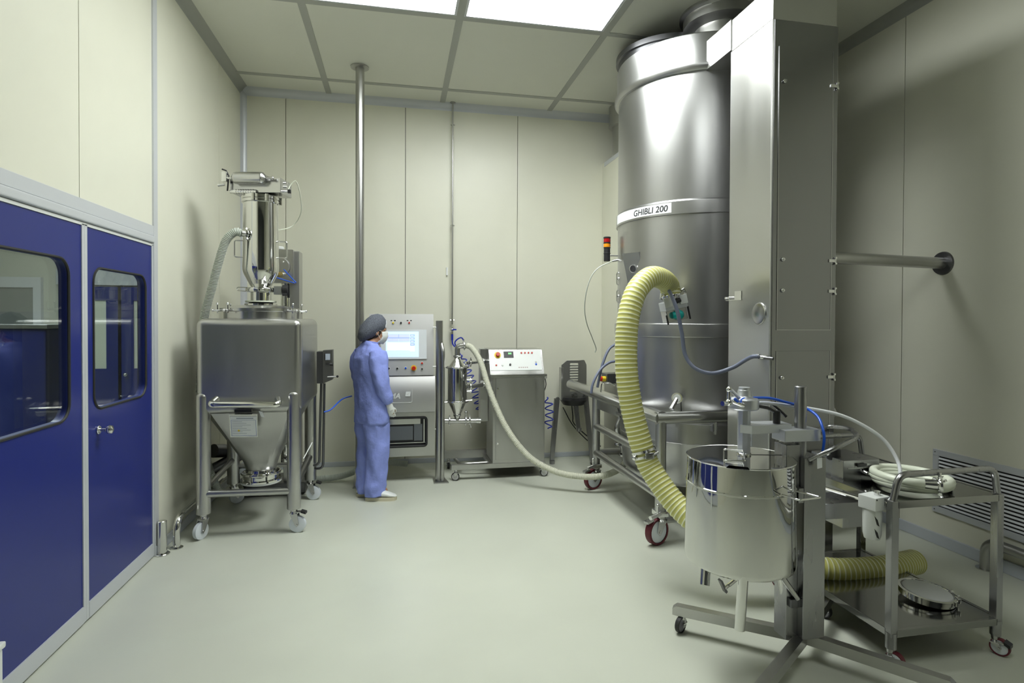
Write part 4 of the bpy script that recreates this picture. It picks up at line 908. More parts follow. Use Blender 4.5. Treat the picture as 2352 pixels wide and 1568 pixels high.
# ================================================================== clad service cabinet in the corner behind the tank
sx = 2.44
sb = thing('service_cabinet', 'tall beige service cabinet in the corner behind the tank', 'cabinet', (3.1, 6.0, 0))
MB().box((sx, 5.75, .0), (3.6, YB - .003, 3.55), 0, .004).build('body', BEIGE, sb)
MB().box((sx - .004, 5.9, .02), (sx, 6.5, 1.0), 0, .001).build('door', STEEL, sb)
m = MB(); m.cyl((sx + .16, 6.3, 3.55), (sx + .16, 6.3, 3.9), .15, n=24); m.cyl((sx + .16, 6.3, 3.9), (sx + .16, 6.3, ZC), .19, n=24); m.build('duct_stub', TUBE, sb)
MB().box((sx - .004, 5.8, 3.5), (sx, 6.55, 3.55), 0, .001).build('top_strip', TRIM, sb)

# ================================================================== TUBULAR TROLLEY
tx, tx2, ty0, ty1 = 1.905, 3.32, 3.90, 5.30
tr_ = thing('container_trolley', 'heavy tubular steel trolley with dark red casters under the tall tank', 'trolley', (2.6, 4.6, 0))
for x in (tx, tx2):
    for y in (ty0, ty1):
        MB().cyl((x, y, .24), (x, y, .93), .040, n=24).build('upright', TUBE, tr_)
        z = .24; c = MB(); c.box((x - .045, y - .05, z - .03), (x + .045, y + .05, z + .01), 0, .006); c.cyl((x - .02, y - .05, z - .0), (x - .12, y - .09, z - .015), .016, n=12); c.cyl((x - .05, y - .06, z), (x - .05, y - .06, z + .06), .008, n=10); c.ball((x - .05, y - .06, z + .065), .012); c.build('caster_lock', CHROME, tr_)
        caster(tr_, x, y, .1, .05, PI * .12, .215, NYLON, TREAD, True, SATIN, off_=.035, pedal=SATIN)
for x in (tx, tx2):
    MB().tube([(x, ty0 - .02, .93), (x, 5.68 if x > 2 else 6.13, .93)], .052, n=24).build('top_rail', SATIN, tr_)
    MB().cyl((x, ty0, .355), (x, ty1, .355), .034, n=20).build('lower_rail', TUBE, tr_)
    MB().cyl((x, ty0, .615), (x, ty1, .615), .034, n=20).build('middle_rail', TUBE, tr_)
MB().ball((tx, 6.13, .93), .052, sc=(1, 1.2, 1)).build('rail_end', SATIN, tr_)
MB().cyl((tx - .04, ty0, .93), (tx2 + .04, ty0, .93), .046, n=24).build('cross_bar', SATIN, tr_)
MB().cyl((tx, ty1, .355), (tx2, ty1, .355), .034, n=20).build('cross_bar', TUBE, tr_)
MB().cyl((tx, ty0, .16), (tx2, ty0 + .35, .16), .02).build('cross_bar', TUBE, tr_)
m = MB(); m.prism([(tx - .006, ty1 + .03, .89), (tx - .006, ty1 - .55, .89), (tx - .006, ty1 - .62, .80), (tx - .006, ty1 + .03, .79)], (.012, 0, 0)); m.build('gusset_plate', SATIN, tr_)

# ================================================================== TANK
tc = V((2.60, 4.66, 0)); RB = .685
tk = thing('process_tank', 'giant cylindrical stainless process tank rising to the ceiling', 'process tank', tc)
m = MB(); m.lathe([(RB, .86), (RB, 2.48), (RB, 3.60)], tc, n=96); m.build('body', TANKM, tk)
m = MB(); m.lathe([(RB, 3.575), (.705, 3.578), (.722, 3.60), (.722, 3.625), (.708, 3.63), (.708, 3.638), (.70, 3.64), (.70, 3.86), (.695, 3.87), (.0, 3.872)], tc, n=96); m.build('upper_drum', TANKM, tk)
m = MB(); m.lathe([(RB, 2.485), (.70, 2.485), (.70, 2.583), (.697, 2.588), (RB, 2.60)], tc, n=96); band = m.build('band', TANKM, tk)
m = MB(); m.lathe([(RB, 1.518), (.705, 1.518), (.71, 1.525), (.71, 1.618), (.705, 1.625), (RB, 1.627)], tc, n=96); m.build('support_belt', TANKM, tk)
m = MB(); m.lathe([(RB + .004, .86), (RB + .004, .845), (.71, .842), (.71, .82), (RB - .03, .815), (RB - .03, .68), (RB - .026, .675), (RB - .03, .67), (RB - .06, .36), (RB - .09, .32), (0, .315)], tc, n=96); m.build('product_bowl', TANKM, tk)
for a in (-108, -60, 200): 
    d = V((math.cos(math.radians(a)), math.sin(math.radians(a)), 0)); c = tc + d * .72 + V((0, 0, .83)); k = MB(); k.box(c - V((.02, .02, .03)), c + V((.02, .02, .03)), 0, .004); k.cyl(c + V((0, -.02, -.05)), c + V((0, -.02, .05)), .01, n=8); k.build('bowl_clamp', CHROME, tk)
MB().lathe([(.45, 3.872), (.45, 4.0), (.47, 4.005), (.47, 4.05), (.0, 4.052)], V((2.42, 4.86, 0)), n=64).build('top_collar', DARKS, tk)
dc = V((2.58, 4.25, 0))
m = MB(); m.lathe([(.215, 3.86), (.215, 4.0), (.26, 4.01), (.30, 4.03), (.30, 4.10), (.33, 4.11), (.33, ZC)], dc, n=48); m.build('exhaust_duct', TUBE, tk)
# curved name strip on the band
def oncyl(a, z, r): return V((tc.x + r * math.cos(a), tc.y + r * math.sin(a), z))
aL, aR = math.radians(-192), math.radians(-134.6); m = MB(); vs = []
for k in range(41):
    a = aL + (aR - aL) * k / 40; vs += [oncyl(a, 2.499, .7015), oncyl(a, 2.577, .7015)]
m.add(vs, [(2 * k, 2 * k + 2, 2 * k + 3, 2 * k + 1) for k in range(40)]); strip = m.build('name_strip', PAPER, band, ang=180)
PRINT = mat('black_print', (.03, .03, .035), .5)
tw = 6.0 
def wrap(p):  # x along the strip from the left end of the words
    a = math.radians(-164.5) + p.x / .702; return oncyl(a, 2.513 + p.y, .7022 + p.z)
text('lettering', 'GHIBLI 200', .066, None, PRINT, strip, ext=.0003, font_sc=(1.06, 1.04), post=wrap, shear=.12, bold=.0012)
# perforated bracket channels at the side
def channel(p0, p1, w, dp, holes, dirn=V((.5, -.86, 0))):
    p0, p1 = V(p0), V(p1); u = (p1 - p0).normalized(); L = (p1 - p0).length; s_ = dirn.normalized(); n_ = u.cross(s_); n_ = -n_ if n_.x > 0 else n_
    m = MB(); m.prism([p0, p0 + s_ * w, p1 + s_ * w, p1], n_ * .006); m.prism([p0 + s_ * w, p0 + s_ * w + n_ * (-dp), p1 + s_ * w - n_ * dp, p1 + s_ * w], s_ * .006); m.prism([p0, p0 - n_ * dp, p1 - n_ * dp, p1], -s_ * .006)
    o = m.build('side_bracket', STEEL, tk)
    for h in holes:
        c = p0 + u * L * h + s_ * w * .5; k = MB(); k.cyl(c + n_ * .004, c + n_ * .008, .03, m=1, n=20); k.lathe([(.034, 0), (.034, .012), (.029, .012), (.029, 0)], c + n_ * .003, n_, 0, 20); k.build('bracket_hole', [CHROME, DARKS], o)
channel(W(1430, 582, Y=4.55), W(1462, 745, Y=4.55), .16, .03, (.22, .55), V((.55, -.8, 0)))
channel(W(1448, 788, Y=4.5), W(1492, 948, Y=4.5), .16, .03, (.2, .52, .84), V((.55, -.8, 0)))
m = MB(); m.box(W(1426, 640, Y=4.85) - V((.02, .03, .1)), W(1430, 590, Y=4.85) + V((.01, .03, 0)), 0, .004)
m.build('hinge_plate', STEEL, tk)
for py in (640, 680):
    A = W(1424, py, Y=4.8); k = MB(); k.tube(rpath([A + V((.04, 0, .055)), A + V((-.03, 0, .055)), A + V((-.03, 0, -.055)), A + V((.04, 0, -.055))], .02), .005, n=8); k.cyl(A + V((-.01, 0, 0)), A + V((.04, 0, 0)), .013, n=12); k.ball(A + V((-.01, 0, 0)), .016); k.box(A + V((.01, -.01, -.05)), A + V((.03, .01, .05)), 0, .003); k.build('bracket_handle', CHROME, tk)
# sampling port on the lower body
c = oncyl(math.radians(-129), 1.05, RB); d = (c - tc).normalized(); d.z = 0; d.normalize(); k = MB(); k.cyl(c, c + d * .07, .035, n=20); e = c + d * .07; k.cyl(e, e + d * .015, .042, n=20); k.cyl(e + d * .015, e + d * .02, .03, n=16, m=1); k.cyl(e - V((.0, 0, .0)), e + V((-.06, -.02, -.08)), .02, n=12); k.cyl(e + V((.03, 0, 0)), e + V((.035, 0, -.13)), .004, n=6, m=2); k.build('sampling_port', [CHROME, WHITE, BLACK], tk)
# push-button box and panel on the far left side
a = W(1395, 862, Y=4.9); m = MB(); m.box((a.x - .02, 4.85, a.z - .07), (a.x + .12, 5.0, a.z + .02), 0, .005); pb_ = m.build('stop_box', DARKS, tk)
k = MB(); s0 = V((a.x - .02, 4.9, a.z - .03)); k.cyl(s0, s0 - V((.03, 0, 0)), .024, m=1, n=16); k.cyl(s0 - V((.03, 0, 0)), s0 - V((.06, 0, 0)), .022, m=0, n=16, bev=.004); k.build('emergency_stop', [RED, YEL], pb_)
m = MB(); A = W(1420, 900, Y=4.7); m.box((1.92, 4.6, .95), (2.02, 4.8, 1.13), 0, .005); m.build('side_panel', STEEL, tk)
m = MB(); m.tube(rpath([W(1380, 900, Y=4.8), W(1382, 880, Y=4.8), W(1400, 878, Y=4.8), W(1412, 885, Y=4.8)], .02), .006, n=8); m.build('wire_loop', CHROME, tk)

# signal tower on its bracket
p = W(1394, 600, Y=4.9); z1 = W(1394, 544, Y=4.9).z; H_ = z1 - p.z
sl = thing('signal_tower', 'black signal tower with red and orange lenses beside the tank', 'signal light', p)
def seg(n_, a, b_, m_, r=.031): MB().cyl(p + V((0, 0, H_ * a)), p + V((0, 0, H_ * b_)), r, bev=.003, n=24).build(n_, m_, sl)
seg('base', 0, .56, BLACK, .029); seg('orange_lens', .57, .72, LENSO); seg('spacer', .72, .77, BLACK, .033); seg('red_lens', .77, .93, LENSR); seg('cap', .93, 1, BLACK, .033); seg('spacer', .30, .34, BLACK, .032); seg('spacer', .53, .57, BLACK, .032)
m = MB(); q = p + V((.02, -.02, .045)); m.box(q, q + V((.16, .03, .012)), 0, .002); m.cyl(p + V((.04, -.03, .0)), p + V((.17, -.03, .03)), .01, n=10); m.cyl(p + V((.13, 0, -.01)), p + V((.13, 0, .08)), .018, n=12); m.build('bracket', CHROME, sl)
tag(MB().tube(spline([p + V((.06, -.03, .01)), W(1372, 617, Y=4.9), W(1352, 650, Y=4.95), W(1343, 700, Y=5.05), W(1347, 740, Y=5.15), W(1360, 775, Y=5.3), W(1369, 800, Y=5.4), W(1366, 811, Y=5.42)], .03), .0045, n=8).build('cable', HOSEGR), 'thin pale cable curving down from the signal tower in front of the back wall', 'cable')
tag(MB().tube(spline([W(1420, 788, Y=4.85), W(1400, 800, Y=4.82), W(1386, 830, Y=4.8), W(1378, 860, Y=4.8), W(1371, 895, Y=4.8)], .03), .012, n=10).build('grey_hose', GREYH), 'grey hose dropping from the tank side, the outer of the two behind the yellow hose', 'hose')
tag(MB().tube(spline([W(1425, 829, Y=4.8), W(1400, 832, Y=4.8), W(1378, 850, Y=4.78), W(1362, 880, Y=4.75), W(1358, 905, Y=4.75)], .03), .012, n=10).build('grey_hose', GREYH), 'grey hose arching low from the tank side down to the trolley top rail', 'hose')

# ================================================================== DUCT COLUMN
kx0, kx1, ky0, ky1 = 2.319, 2.802, 3.23, 3.702
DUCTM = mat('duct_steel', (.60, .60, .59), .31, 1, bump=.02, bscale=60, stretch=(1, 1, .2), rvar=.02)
FRONTM = mat('duct_steel_shaded', (.30, .30, .31), .24, 1, bump=.02, bscale=60, stretch=(1, 1, .2), rvar=.02)  # darker copy of the duct steel, shade of the front face in its colour
kc = thing('duct_column', 'tall square stainless duct column joined to the tank by an arm', 'duct column', ((kx0 + kx1) / 2, (ky0 + ky1) / 2, 0))
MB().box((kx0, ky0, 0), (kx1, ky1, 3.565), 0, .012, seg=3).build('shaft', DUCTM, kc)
MB().box((kx0 + .012, ky0 - .003, 0), (kx1 - .010, ky0 + .001, 3.555), 0, .001).build('front_panel', FRONTM, kc)  # thin sheet added to carry the shaded steel tone
MB().box((kx0 + .008, ky0 + .012, 3.565), (kx1 - .006, ky1, 3.79), 0, .006).build('upper_shaft', DUCTM, kc)
MB().prism([(kx0, ky1 - .005, 3.575), (kx0, ky1 - .005, 3.79), (kx0, 4.06, 3.79), (kx0, 4.06, 3.575)], (kx1 - kx0, 0, 0)).build('duct_arm', DUCTM, kc)
def dpt(px, py): return W(px, py, Y=ky0)
for (ax, az), (bx, bz) in ((dpt(1785, 106).xz, dpt(1910, 757).xz), (dpt(1784, 806).xz, dpt(1908, 1160).xz)):
    bx = kx1 - .05; ax = kx0 + .045
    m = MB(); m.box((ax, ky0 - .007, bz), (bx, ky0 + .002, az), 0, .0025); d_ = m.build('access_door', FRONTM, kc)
    m = MB(); e_ = .0025
    for A, B in (((ax - e_, bz - e_), (ax, az)), ((bx, bz - e_), (bx + e_, az)), ((ax, bz - e_), (bx, bz))): m.box((A[0], ky0 - .0085, A[1]), (B[0], ky0 - .003, B[1]))
    m.build('door_edge', CHROME, d_)
    for z in ((az - .22, (az + bz) / 2 - .45, bz + .25) if az - bz > 1.2 else (az - .17,)):
        c = V((ax + .035, ky0 - .008, z)); k = MB(); k.cyl(c, c - V((0, .012, 0)), .013, n=16, bev=.003); k.cyl(c - V((0, .012, 0)), c - V((0, .02, 0)), .006, n=8); k.build('door_lock', CHROME, d_)
        c = V((bx, ky0 - .008, z)); k = MB(); k.box(c - V((.018, .006, .01)), c + V((.03, .004, .01)), 0, .002); k.cyl(c + V((.03, 0, .018)), c + V((.03, -.012, .018)), .007, n=10); k.cyl(c + V((.03, 0, -.018)), c + V((.03, -.012, -.018)), .007, n=10); k.box(c + V((.024, -.006, -.024)), c + V((.036, .002, .024)), 0, .002); k.build('hinge', CHROME, d_)
c = W(1744, 720, X=kx0); MB().lathe([(0, .012), (.062, .012), (.072, .006), (.074, 0)], c, (-1, 0, 0), n=40).build('round_cap', SATIN, kc)
m = MB(); a = W(1692, 680, X=kx0); m.box((kx0 - .004, a.y - .06, a.z - .025), (kx0 - .001, a.y + .02, a.z + .035), 0, .001); m.box((kx0 - .01, a.y - .07, a.z - .03), (kx0, a.y + .12, a.z - .024), 0, .001); m.cyl((kx0 - .02, a.y + .07, a.z - .01), (kx0, a.y + .07, a.z - .01), .01, n=10); m.cyl((kx0 - .02, a.y + .11, a.z - .01), (kx0, a.y + .11, a.z - .01), .008, n=10); m.build('sensor_bracket', CHROME, kc)
# rating plate
q = [W(1694, 979, X=kx0), W(1728, 996, X=kx0), W(1728, 1025, X=kx0), W(1694, 1013, X=kx0)]
y_f, y_b = q[1].y, q[0].y; z_t, z_b = (q[0].z + q[1].z) / 2 + .0, (q[2].z + q[3].z) / 2
m = MB(); m.box((kx0 - .003, y_f, z_b), (kx0, y_b, z_t), 0, .0008)
rp = m.build('rating_plate', ALU, kc); m = MB()
for k in range(7): zz_ = z_t - .012 - k * (z_t - z_b - .02) / 7; m.box((kx0 - .0036, y_b - .01 - (.12, .1, .13, .07, .09, .11, .1)[k], zz_ - .0035), (kx0 - .0028, y_b - .01, zz_))
m.build('printed_lines', mat('grey_print', (.2, .22, .24), .6), rp)
MZ = Matrix(((0, 0, -1, kx0 - .0034), (-1, 0, 0, y_f + .045), (0, 1, 0, (z_t + z_b) / 2 - .012), (0, 0, 0, 1)))
text('lettering', 'CE', .030, MZ, PRINT, rp, ext=.0003, sp=1.1)
# pipe into the right wall
wp = thing('wall_pipe', 'horizontal grey pipe from the column into a dark flange on the right wall', 'pipe', (3.4, 3.49, 2.09))
MB().cyl((kx1, 3.49, 2.10), (XR, 3.49, 2.078), .042, n=28).build('tube', TUBE, wp)
MB().lathe([(0, .014), (.082, .012), (.086, 0)], (XR, 3.49, 2.078), (-1, 0, 0), n=36).build('flange', DARKS, wp)

# ================================================================== POWDER HEAD, YELLOW HOSE, GREY HOSE
hp_ = W(1546, 700, Y=3.86); hd = thing('spray_head', 'white clamped valve head with a teal knob on the tank, where the yellow hose ends', 'valve head', hp_)
Rm = Matrix.Translation(hp_) @ Matrix.Rotation(math.radians(-12), 4, 'Y').inverted()
Rm = Matrix.Translation(hp_) @ Matrix.Rotation(math.radians(-13), 4, 'Y')
m = MB(); m.box((-.088, -.05, -.032), (.088, .05, .032), 0, .004, T=Rm); m.build('block', ALU, hd)
m = MB(); m.box((-.092, -.056, -.005), (-.028, -.05, .062), 0, .002, T=Rm); m.box((.03, -.056, -.005), (.092, -.05, .062), 0, .002, T=Rm); m.build('white_plates', WHITE, hd)
m = MB(); m.box((-.08, -.03, -.12), (.08, .06, -.032), 0, .004, T=Rm); m.build('lower_block', SATIN, hd)
m = MB(); m.ball(Rm @ V((.005, -.05, -.075)), .036); m.cyl(Rm @ V((.005, -.05, -.075)), Rm @ V((-.04, -.04, -.07)), .024, n=14); m.build('teal_knob', TEAL, hd)
m = MB(); m.box((-.09, -.04, -.13), (-.08, -.03, -.06), 0, .001, T=Rm); m.box((.085, -.045, -.125), (.095, -.035, -.03), 0, .001, T=Rm); m.cyl(Rm @ V((-.03, -.06, .02)), Rm @ V((.03, -.06, .03)), .018, n=12); m.build('black_pins', BLACK, hd)
m = MB(); clamp(m, Rm @ V((.0, 0, .07)), Rm.to_3x3() @ V((0, 0, 1)), .062, .025); m.cyl(Rm @ V((0, 0, .03)), Rm @ V((0, 0, .09)), .05, n=20)
for s_ in (-1, 1): m.tube([Rm @ V((s_ * .06, -.03, .04)), Rm @ V((s_ * .10, -.03, .07)), Rm @ V((s_ * .09, -.03, .10)), Rm @ V((s_ * .07, -.03, .09))], .009, n=8)
m.build('clamp', CHROME, hd)
tp = Rm @ V((0, 0, .075)); d_ = Rm.to_3x3() @ V((0, 0, 1))
yp = [tp, tp + d_ * .07, W(1520, 640, Y=3.72), W(1492, 637, Y=3.62), W(1462, 668, Y=3.54), W(1444, 725, Y=3.5), W(1438, 800, Y=3.48), W(1441, 870, Y=3.46), W(1454, 950, Y=3.44), W(1479, 1040, Y=3.4), W(1500, 1085, Y=3.36), W(1548, 1152, Y=3.25), W(1605, 1205, Y=3.12), W(1665, 1243, Y=3.05), W(1740, 1268, Y=3.0), W(1820, 1290, Y=2.93), W(1897, 1309, Y=2.86), W(1960, 1311, Y=2.84), W(2040, 1304, Y=2.86), W(2100, 1290, Y=2.95)]
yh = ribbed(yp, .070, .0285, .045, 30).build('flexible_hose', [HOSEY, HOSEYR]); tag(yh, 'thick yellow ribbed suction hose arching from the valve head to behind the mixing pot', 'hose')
m = MB(); c = W(1480, 1040, Y=3.4); ax_ = (W(1500, 1085, Y=3.36) - W(1454, 950, Y=3.44)).normalized(); 
for k in (-.016, .016): m.lathe([(.070, -.008), (.079, -.008), (.079, .008), (.070, .008)], c + ax_ * k, ax_, 0, 30)
m.box(c + V((-.03, -.085, -.02)), c + V((.03, -.07, .02)), 0, .004); m.cyl(c + V((.02, -.082, .0)), c + V((.06, -.075, .02)), .008, n=8); m.ball(c + V((-.08, -.03, -.02)), .016)
tag(m.build('hose_clamp', CHROME), 'double steel hose clamp around the yellow ribbed hose', 'hose clamp')
g1 = W(1748, 819, X=kx0 - .02)
gh = [W(1537, 668, Y=3.74), W(1545, 685, Y=3.68), W(1556, 715, Y=3.64), W(1566, 765, Y=3.62), W(1574, 815, Y=3.6), W(1596, 845, Y=3.55), W(1635, 857, Y=3.5), W(1680, 845, Y=3.45), W(1715, 825, Y=3.38), g1 + V((-.035, .03, .0)), g1]
tag(MB().tube(spline(gh, .015), .0135, n=12).build('grey_hose', GREYH), 'smooth grey blue hose hanging in a loop between the valve head and the duct column', 'hose')
m = MB(); m.tube([g1 + V((-.01, .02, 0)), g1 + V((.02, -.03, -.005))], .012, n=10); m.tube([g1 + V((-.01, .03, 0)), g1 + V((-.01, .0, 0))], .017, n=6); m.cyl(g1 + V((.0, -.03, -.005)), g1 + V((.03, -.08, -.008)), .011, m=1, n=10)
tag(m.build('hose_fitting', [CHROME, DARKS]), 'metal fitting where the grey blue hose enters the duct column', 'fitting')

# ================================================================== MIXER STAND
ms = thing('mixer_stand', 'square steel stand post on three splayed feet holding the stirrer arm', 'mixer stand', (1.97, 2.4, 0))
pa_ = math.radians(-8)
sx0, sx1, sy0, sy1 = 1.885, 2.003, 2.36, 2.50
m = MB(); T = None
m.box((sx0, sy0, .135), (sx1, sy1, 1.0), 0, .004); m.build('post', STANDM, ms)
m = MB(); m.box((sx0 - .075, sy0 + .03, .85), (sx0 - .001, sy1 - .02, 1.06), 0, .004); m.box((sx0 - .03, sy0 + .0, .79), (sx0 - .001, sy1, .86), 0, .003); m.build('slide_block', STANDM, ms)
m = MB(); m.box((sx0 - .06, sy0 + .04, .12), (sx0, sy1 - .01, .50), 0, .003); m.build('side_plate', STANDM, ms)
MB().cyl((1.915, 2.43, .98), (1.915, 2.43, 1.335), .028, bev=.003, n=24).build('column', STANDM, ms)
def foot(tip, w=.045, h=.05, z=.135):
    a = V((1.945, 2.43, 0)); t_ = V((tip[0], tip[1], 0)); d = (t_ - a).normalized(); s_ = V((-d.y, d.x, 0)) * w / 2
    m = MB(); m.add([a - s_ + V((0, 0, z)), a + s_ + V((0, 0, z)), t_ + s_ + V((0, 0, z)), t_ - s_ + V((0, 0, z)), a - s_ + V((0, 0, z - h)), a + s_ + V((0, 0, z - h)), t_ + s_ + V((0, 0, z - h)), t_ - s_ + V((0, 0, z - h)), t_ + d * .02 + s_ * .8 + V((0, 0, z - .015)), t_ + d * .02 - s_ * .8 + V((0, 0, z - .015)), t_ + d * .02 + s_ * .8 + V((0, 0, z - h)), t_ + d * .02 - s_ * .8 + V((0, 0, z - h))],
            [(0, 1, 2, 3), (4, 5, 6, 7), (0, 4, 7, 3), (1, 5, 6, 2), (0, 1, 5, 4), (3, 2, 8, 9), (9, 8, 10, 11), (3, 9, 11, 7), (2, 8, 10, 6), (7, 6, 10, 11)]); m.build('foot', STEEL, ms, ang=20)
    c = t_ - d * .03; caster(ms, c.x, c.y, .042, .022, math.atan2(-d.y, -d.x) + 1.2, z - h, mat('wheel_grey', (.25, .24, .28), .4), RUBBER, False)
foot((1.462, 2.79)); foot((1.475, 2.10)); foot((2.30, 1.985)); foot((2.36, 2.75))
# clamp arm (two cast plates) and stirrer
bz = 1.105
m = MB(); m.box((1.79, 2.375, bz - .028), (1.985, 2.475, bz + .028), 0, .004); m.build('arm_block', ALU, ms)
m = MB(); m.prism([(1.605, 2.45, bz + .01), (1.64, 2.41, bz + .01), (1.86, 2.42, bz + .01), (1.87, 2.52, bz + .01), (1.66, 2.53, bz + .01)], (0, 0, .038)); m.build('arm_plate', ALU, ms)
m = MB(); m.cyl((1.80, 2.45, bz + .05), (1.80, 2.45, bz + .11), .017, n=14); m.tube([(1.80, 2.45, bz + .10), (1.75, 2.45, bz + .125), (1.70, 2.45, bz + .135)], .008, n=8); m.tube([(1.83, 2.53, bz + .13), (1.86, 2.51, bz + .1), (1.89, 2.5, bz + .07)], .008, n=8); m.build('clamp_lever', BLACK, ms)
mx, my = 1.638, 2.47
m = MB(); m.cyl((mx, my, bz - .10), (mx, my, bz + .12), .030, n=8); m.build('bearing_sleeve', ALU, ms)
m = MB(); m.lathe([(.03, .115), (.06, .118), (.067, .125), (.067, .165), (.062, .172), (.04, .178), (.033, .185), (.030, .21), (.027, .213), (.026, .225), (0, .226)], (mx, my, bz), n=36); m.build('air_motor', ALU, ms)
MB().cyl((mx, my, .55), (mx, my, bz - .09), .011, n=14).build('stirrer_shaft', CHROME, ms)
m = MB(); c = V((mx - .07, my - .02, bz + .155)); m.cyl(c + V((.03, 0, 0)), c - V((.035, .01, -.004)), .011, n=10); m.ball(c - V((.03, .01, -.004)), .017); m.cyl(c - V((.03, .01, 0)), c + V((-.03, -.01, .065)), .010, n=10); m.ball(c + V((-.03, -.01, .065)), .014); m.cyl(c - V((.04, .01, 0)), c - V((.07, .02, 0)), .012, n=10); m.cyl(c + V((-.02, -.03, .01)), c + V((.03, -.04, -.01)), .009, n=8); m.build('air_fitting', CHROME, ms)
f0 = c + V((-.03, -.01, .07)); f1 = c + V((.0, -.035, .0))
tag(MB().tube(spline([f1, f1 + V((-.02, 0, .03)), W(1702, 930, Y=2.42), W(1703, 918, Y=2.43), W(1722, 914, Y=2.45), W(1765, 914, Y=2.47), W(1800, 922, Y=2.48), W(1845, 935, Y=2.5), W(1877, 955, Y=2.43), W(1890, 985, Y=2.36), W(1893, 1010, Y=2.35), W(1889, 1043, Y=2.36)], .015), .0065, n=10).build('blue_air_tube', BLUEP), 'bright blue air tube looping over the stirrer motor to the stand post', 'tube')
# perforated white tube to the filter unit
flt = W(2012, 1150, Y=2.36)
tag(MB().tube(spline([f0, W(1712, 923, Y=2.46), W(1760, 925, Y=2.48), W(1815, 932, Y=2.5), W(1870, 940, Y=2.5), W(1930, 953, Y=2.47), W(1985, 978, Y=2.44), W(2030, 1010, Y=2.42), W(2058, 1050, Y=2.38), W(2068, 1085, Y=2.34), W(2062, 1125, Y=2.31), W(2047, 1145, Y=2.30), W(2038, 1153, Y=2.31)], .015), .0085, n=12).build('white_air_tube', mat('tube_white', (.85, .87, .92), .35)), 'long white air tube arching from the stirrer motor to the filter unit', 'tube')
tag(MB().box(W(1831, 925, Y=2.47) - V((.004, .01, .018)), W(1831, 925, Y=2.47) + V((.004, .01, .02)), 0, .002).build('cable_tie', WHITE), 'small white cable tie joining the blue and white air tubes', 'cable tie')
# handle bar loop
hb = [W(1858, 1056, Y=2.36), W(1915, 1030, Y=2.3), W(1972, 1003, Y=2.36), W(1955, 984, Y=2.55), W(1900, 978, Y=2.72), W(1862, 1000, Y=2.6)]
MB().tube(rpath(hb, .06, 8), .011, n=12).build('handle_loop', STANDM, ms)
tg = W(1882, 1052, Y=2.33); m = MB(); m.prism([tg + V((-.012, 0, .0)), tg + V((.014, 0, .003)), tg + V((.016, 0, -.045)), tg + V((-.01, 0, -.05))], (0, .001, 0)); m.tube([tg + V((0, 0, 0)), W(1876, 1040, Y=2.33)], .001, n=4); m.build('paper_tag', PAPER, ms, ang=0)
# pneumatic box
m = MB(); fx0, fx1 = W(1937, 1058, Y=2.62).x, W(2020, 1058, Y=2.62).x; fz1, fz0 = W(1937, 1058, Y=2.62).z, W(1937, 1213, Y=2.62).z
m.box((fx0, 2.62, fz0), (fx1, 2.86, fz1), 0, .003); bx_ = m.build('pneumatic_box', STANDM, ms)
MB().box((sx1 - .02, 2.5, fz0 + .1), (fx0 + .02, 2.68, fz0 + .18), 0, .003).build('box_bracket', STANDM, ms)
MB().box((fx0 + .025, 2.616, fz1 - .045), (fx1 - .02, 2.62, fz1 - .04)).build('box_seam', SATIN, bx_)
c = W(1980, 1068, Y=2.61); MB().box(c - V((.028, .004, .008)), c + V((.028, .006, .008)), 0, .001).build('name_tag', BLACK, bx_)
c = W(1986, 1084, Y=2.61); m = MB(); m.cyl(c + V((-.015, .01, .01)), c + V((-.01, -.03, 0)), .011, n=10); m.cyl(c + V((-.01, -.03, 0)), c + V((.04, -.04, -.012)), .008, n=10); m.cyl(c + V((0, -.03, -.002)), c + V((.015, -.035, -.008)), .012, n=6); m.build('hose_nipple', CHROME, bx_)
c = W(1915, 1040, Y=2.72); m = MB(); m.cyl(c + V((0, 0, -.04)), c + V((0, 0, .03)), .035, bev=.008, n=12); m.cyl(c + V((-.04, 0, .0)), c + V((0, 0, 0)), .012, m=1, n=10); m.cyl(c + V((0, 0, -.055)), c + V((0, 0, -.04)), .025, m=1, n=16); m.build('black_knob', [BLACK, WHITE], bx_)

# filter/regulator
fu = thing('air_filter_unit', 'white air filter unit with slotted bowl hanging at the front of the steel box', 'air filter', (flt.x, flt.y, flt.z))
c = W(2007, 1150, Y=2.36); T = Matrix.Translation(c) @ Matrix.Rotation(math.radians(12), 4, 'Z')
m = MB(); m.box((-.052, -.045, -.035), (.052, .045, .03), 0, .005, T=T); m.build('head', WHITE, fu)
m = MB(); b0 = c - V((.008, 0, .035)); m.lathe([(.04, 0), (.042, -.02), (.040, -.12), (.034, -.145), (0, -.152)], b0, n=28); fb_ = m.build('bowl', WHITE, fu)
m = MB()
for z in (-.055, -.115): m.prism([b0 + V((-.024, -.0385, z + .03)), b0 + V((-.010, -.0425, z + .012)), b0 + V((.0, -.0425, z - .02)), b0 + V((-.012, -.041, z - .012))], (0, -.001, 0))
m.build('slots', BLACK, fb_)
m = MB(); m.cyl(T @ V((.01, -.01, .03)), T @ V((.01, -.01, .05)), .014, n=12); m.cyl(T @ V((.052, -.02, -.01)), T @ V((.06, -.02, -.01)), .017, n=14); e_ = W(2038, 1153, Y=2.31); m.cyl(T @ V((.055, -.02, -.01)), e_, .009, n=10); m.cyl(e_ - (W(2047, 1145, Y=2.30) - e_) * .2, e_ + (W(2047, 1145, Y=2.30) - e_) * .6, .012, n=10); m.cyl(T @ V((-.03, .045, 0)), T @ V((-.03, .26, 0)), .009, n=8); m.build('fittings', CHROME, fu)
m = MB()
for u in ((-.045, .022), (.045, .022)): m.cyl(T @ V((u[0], -.045, u[1])), T @ V((u[0], -.047, u[1])), .004, n=8)
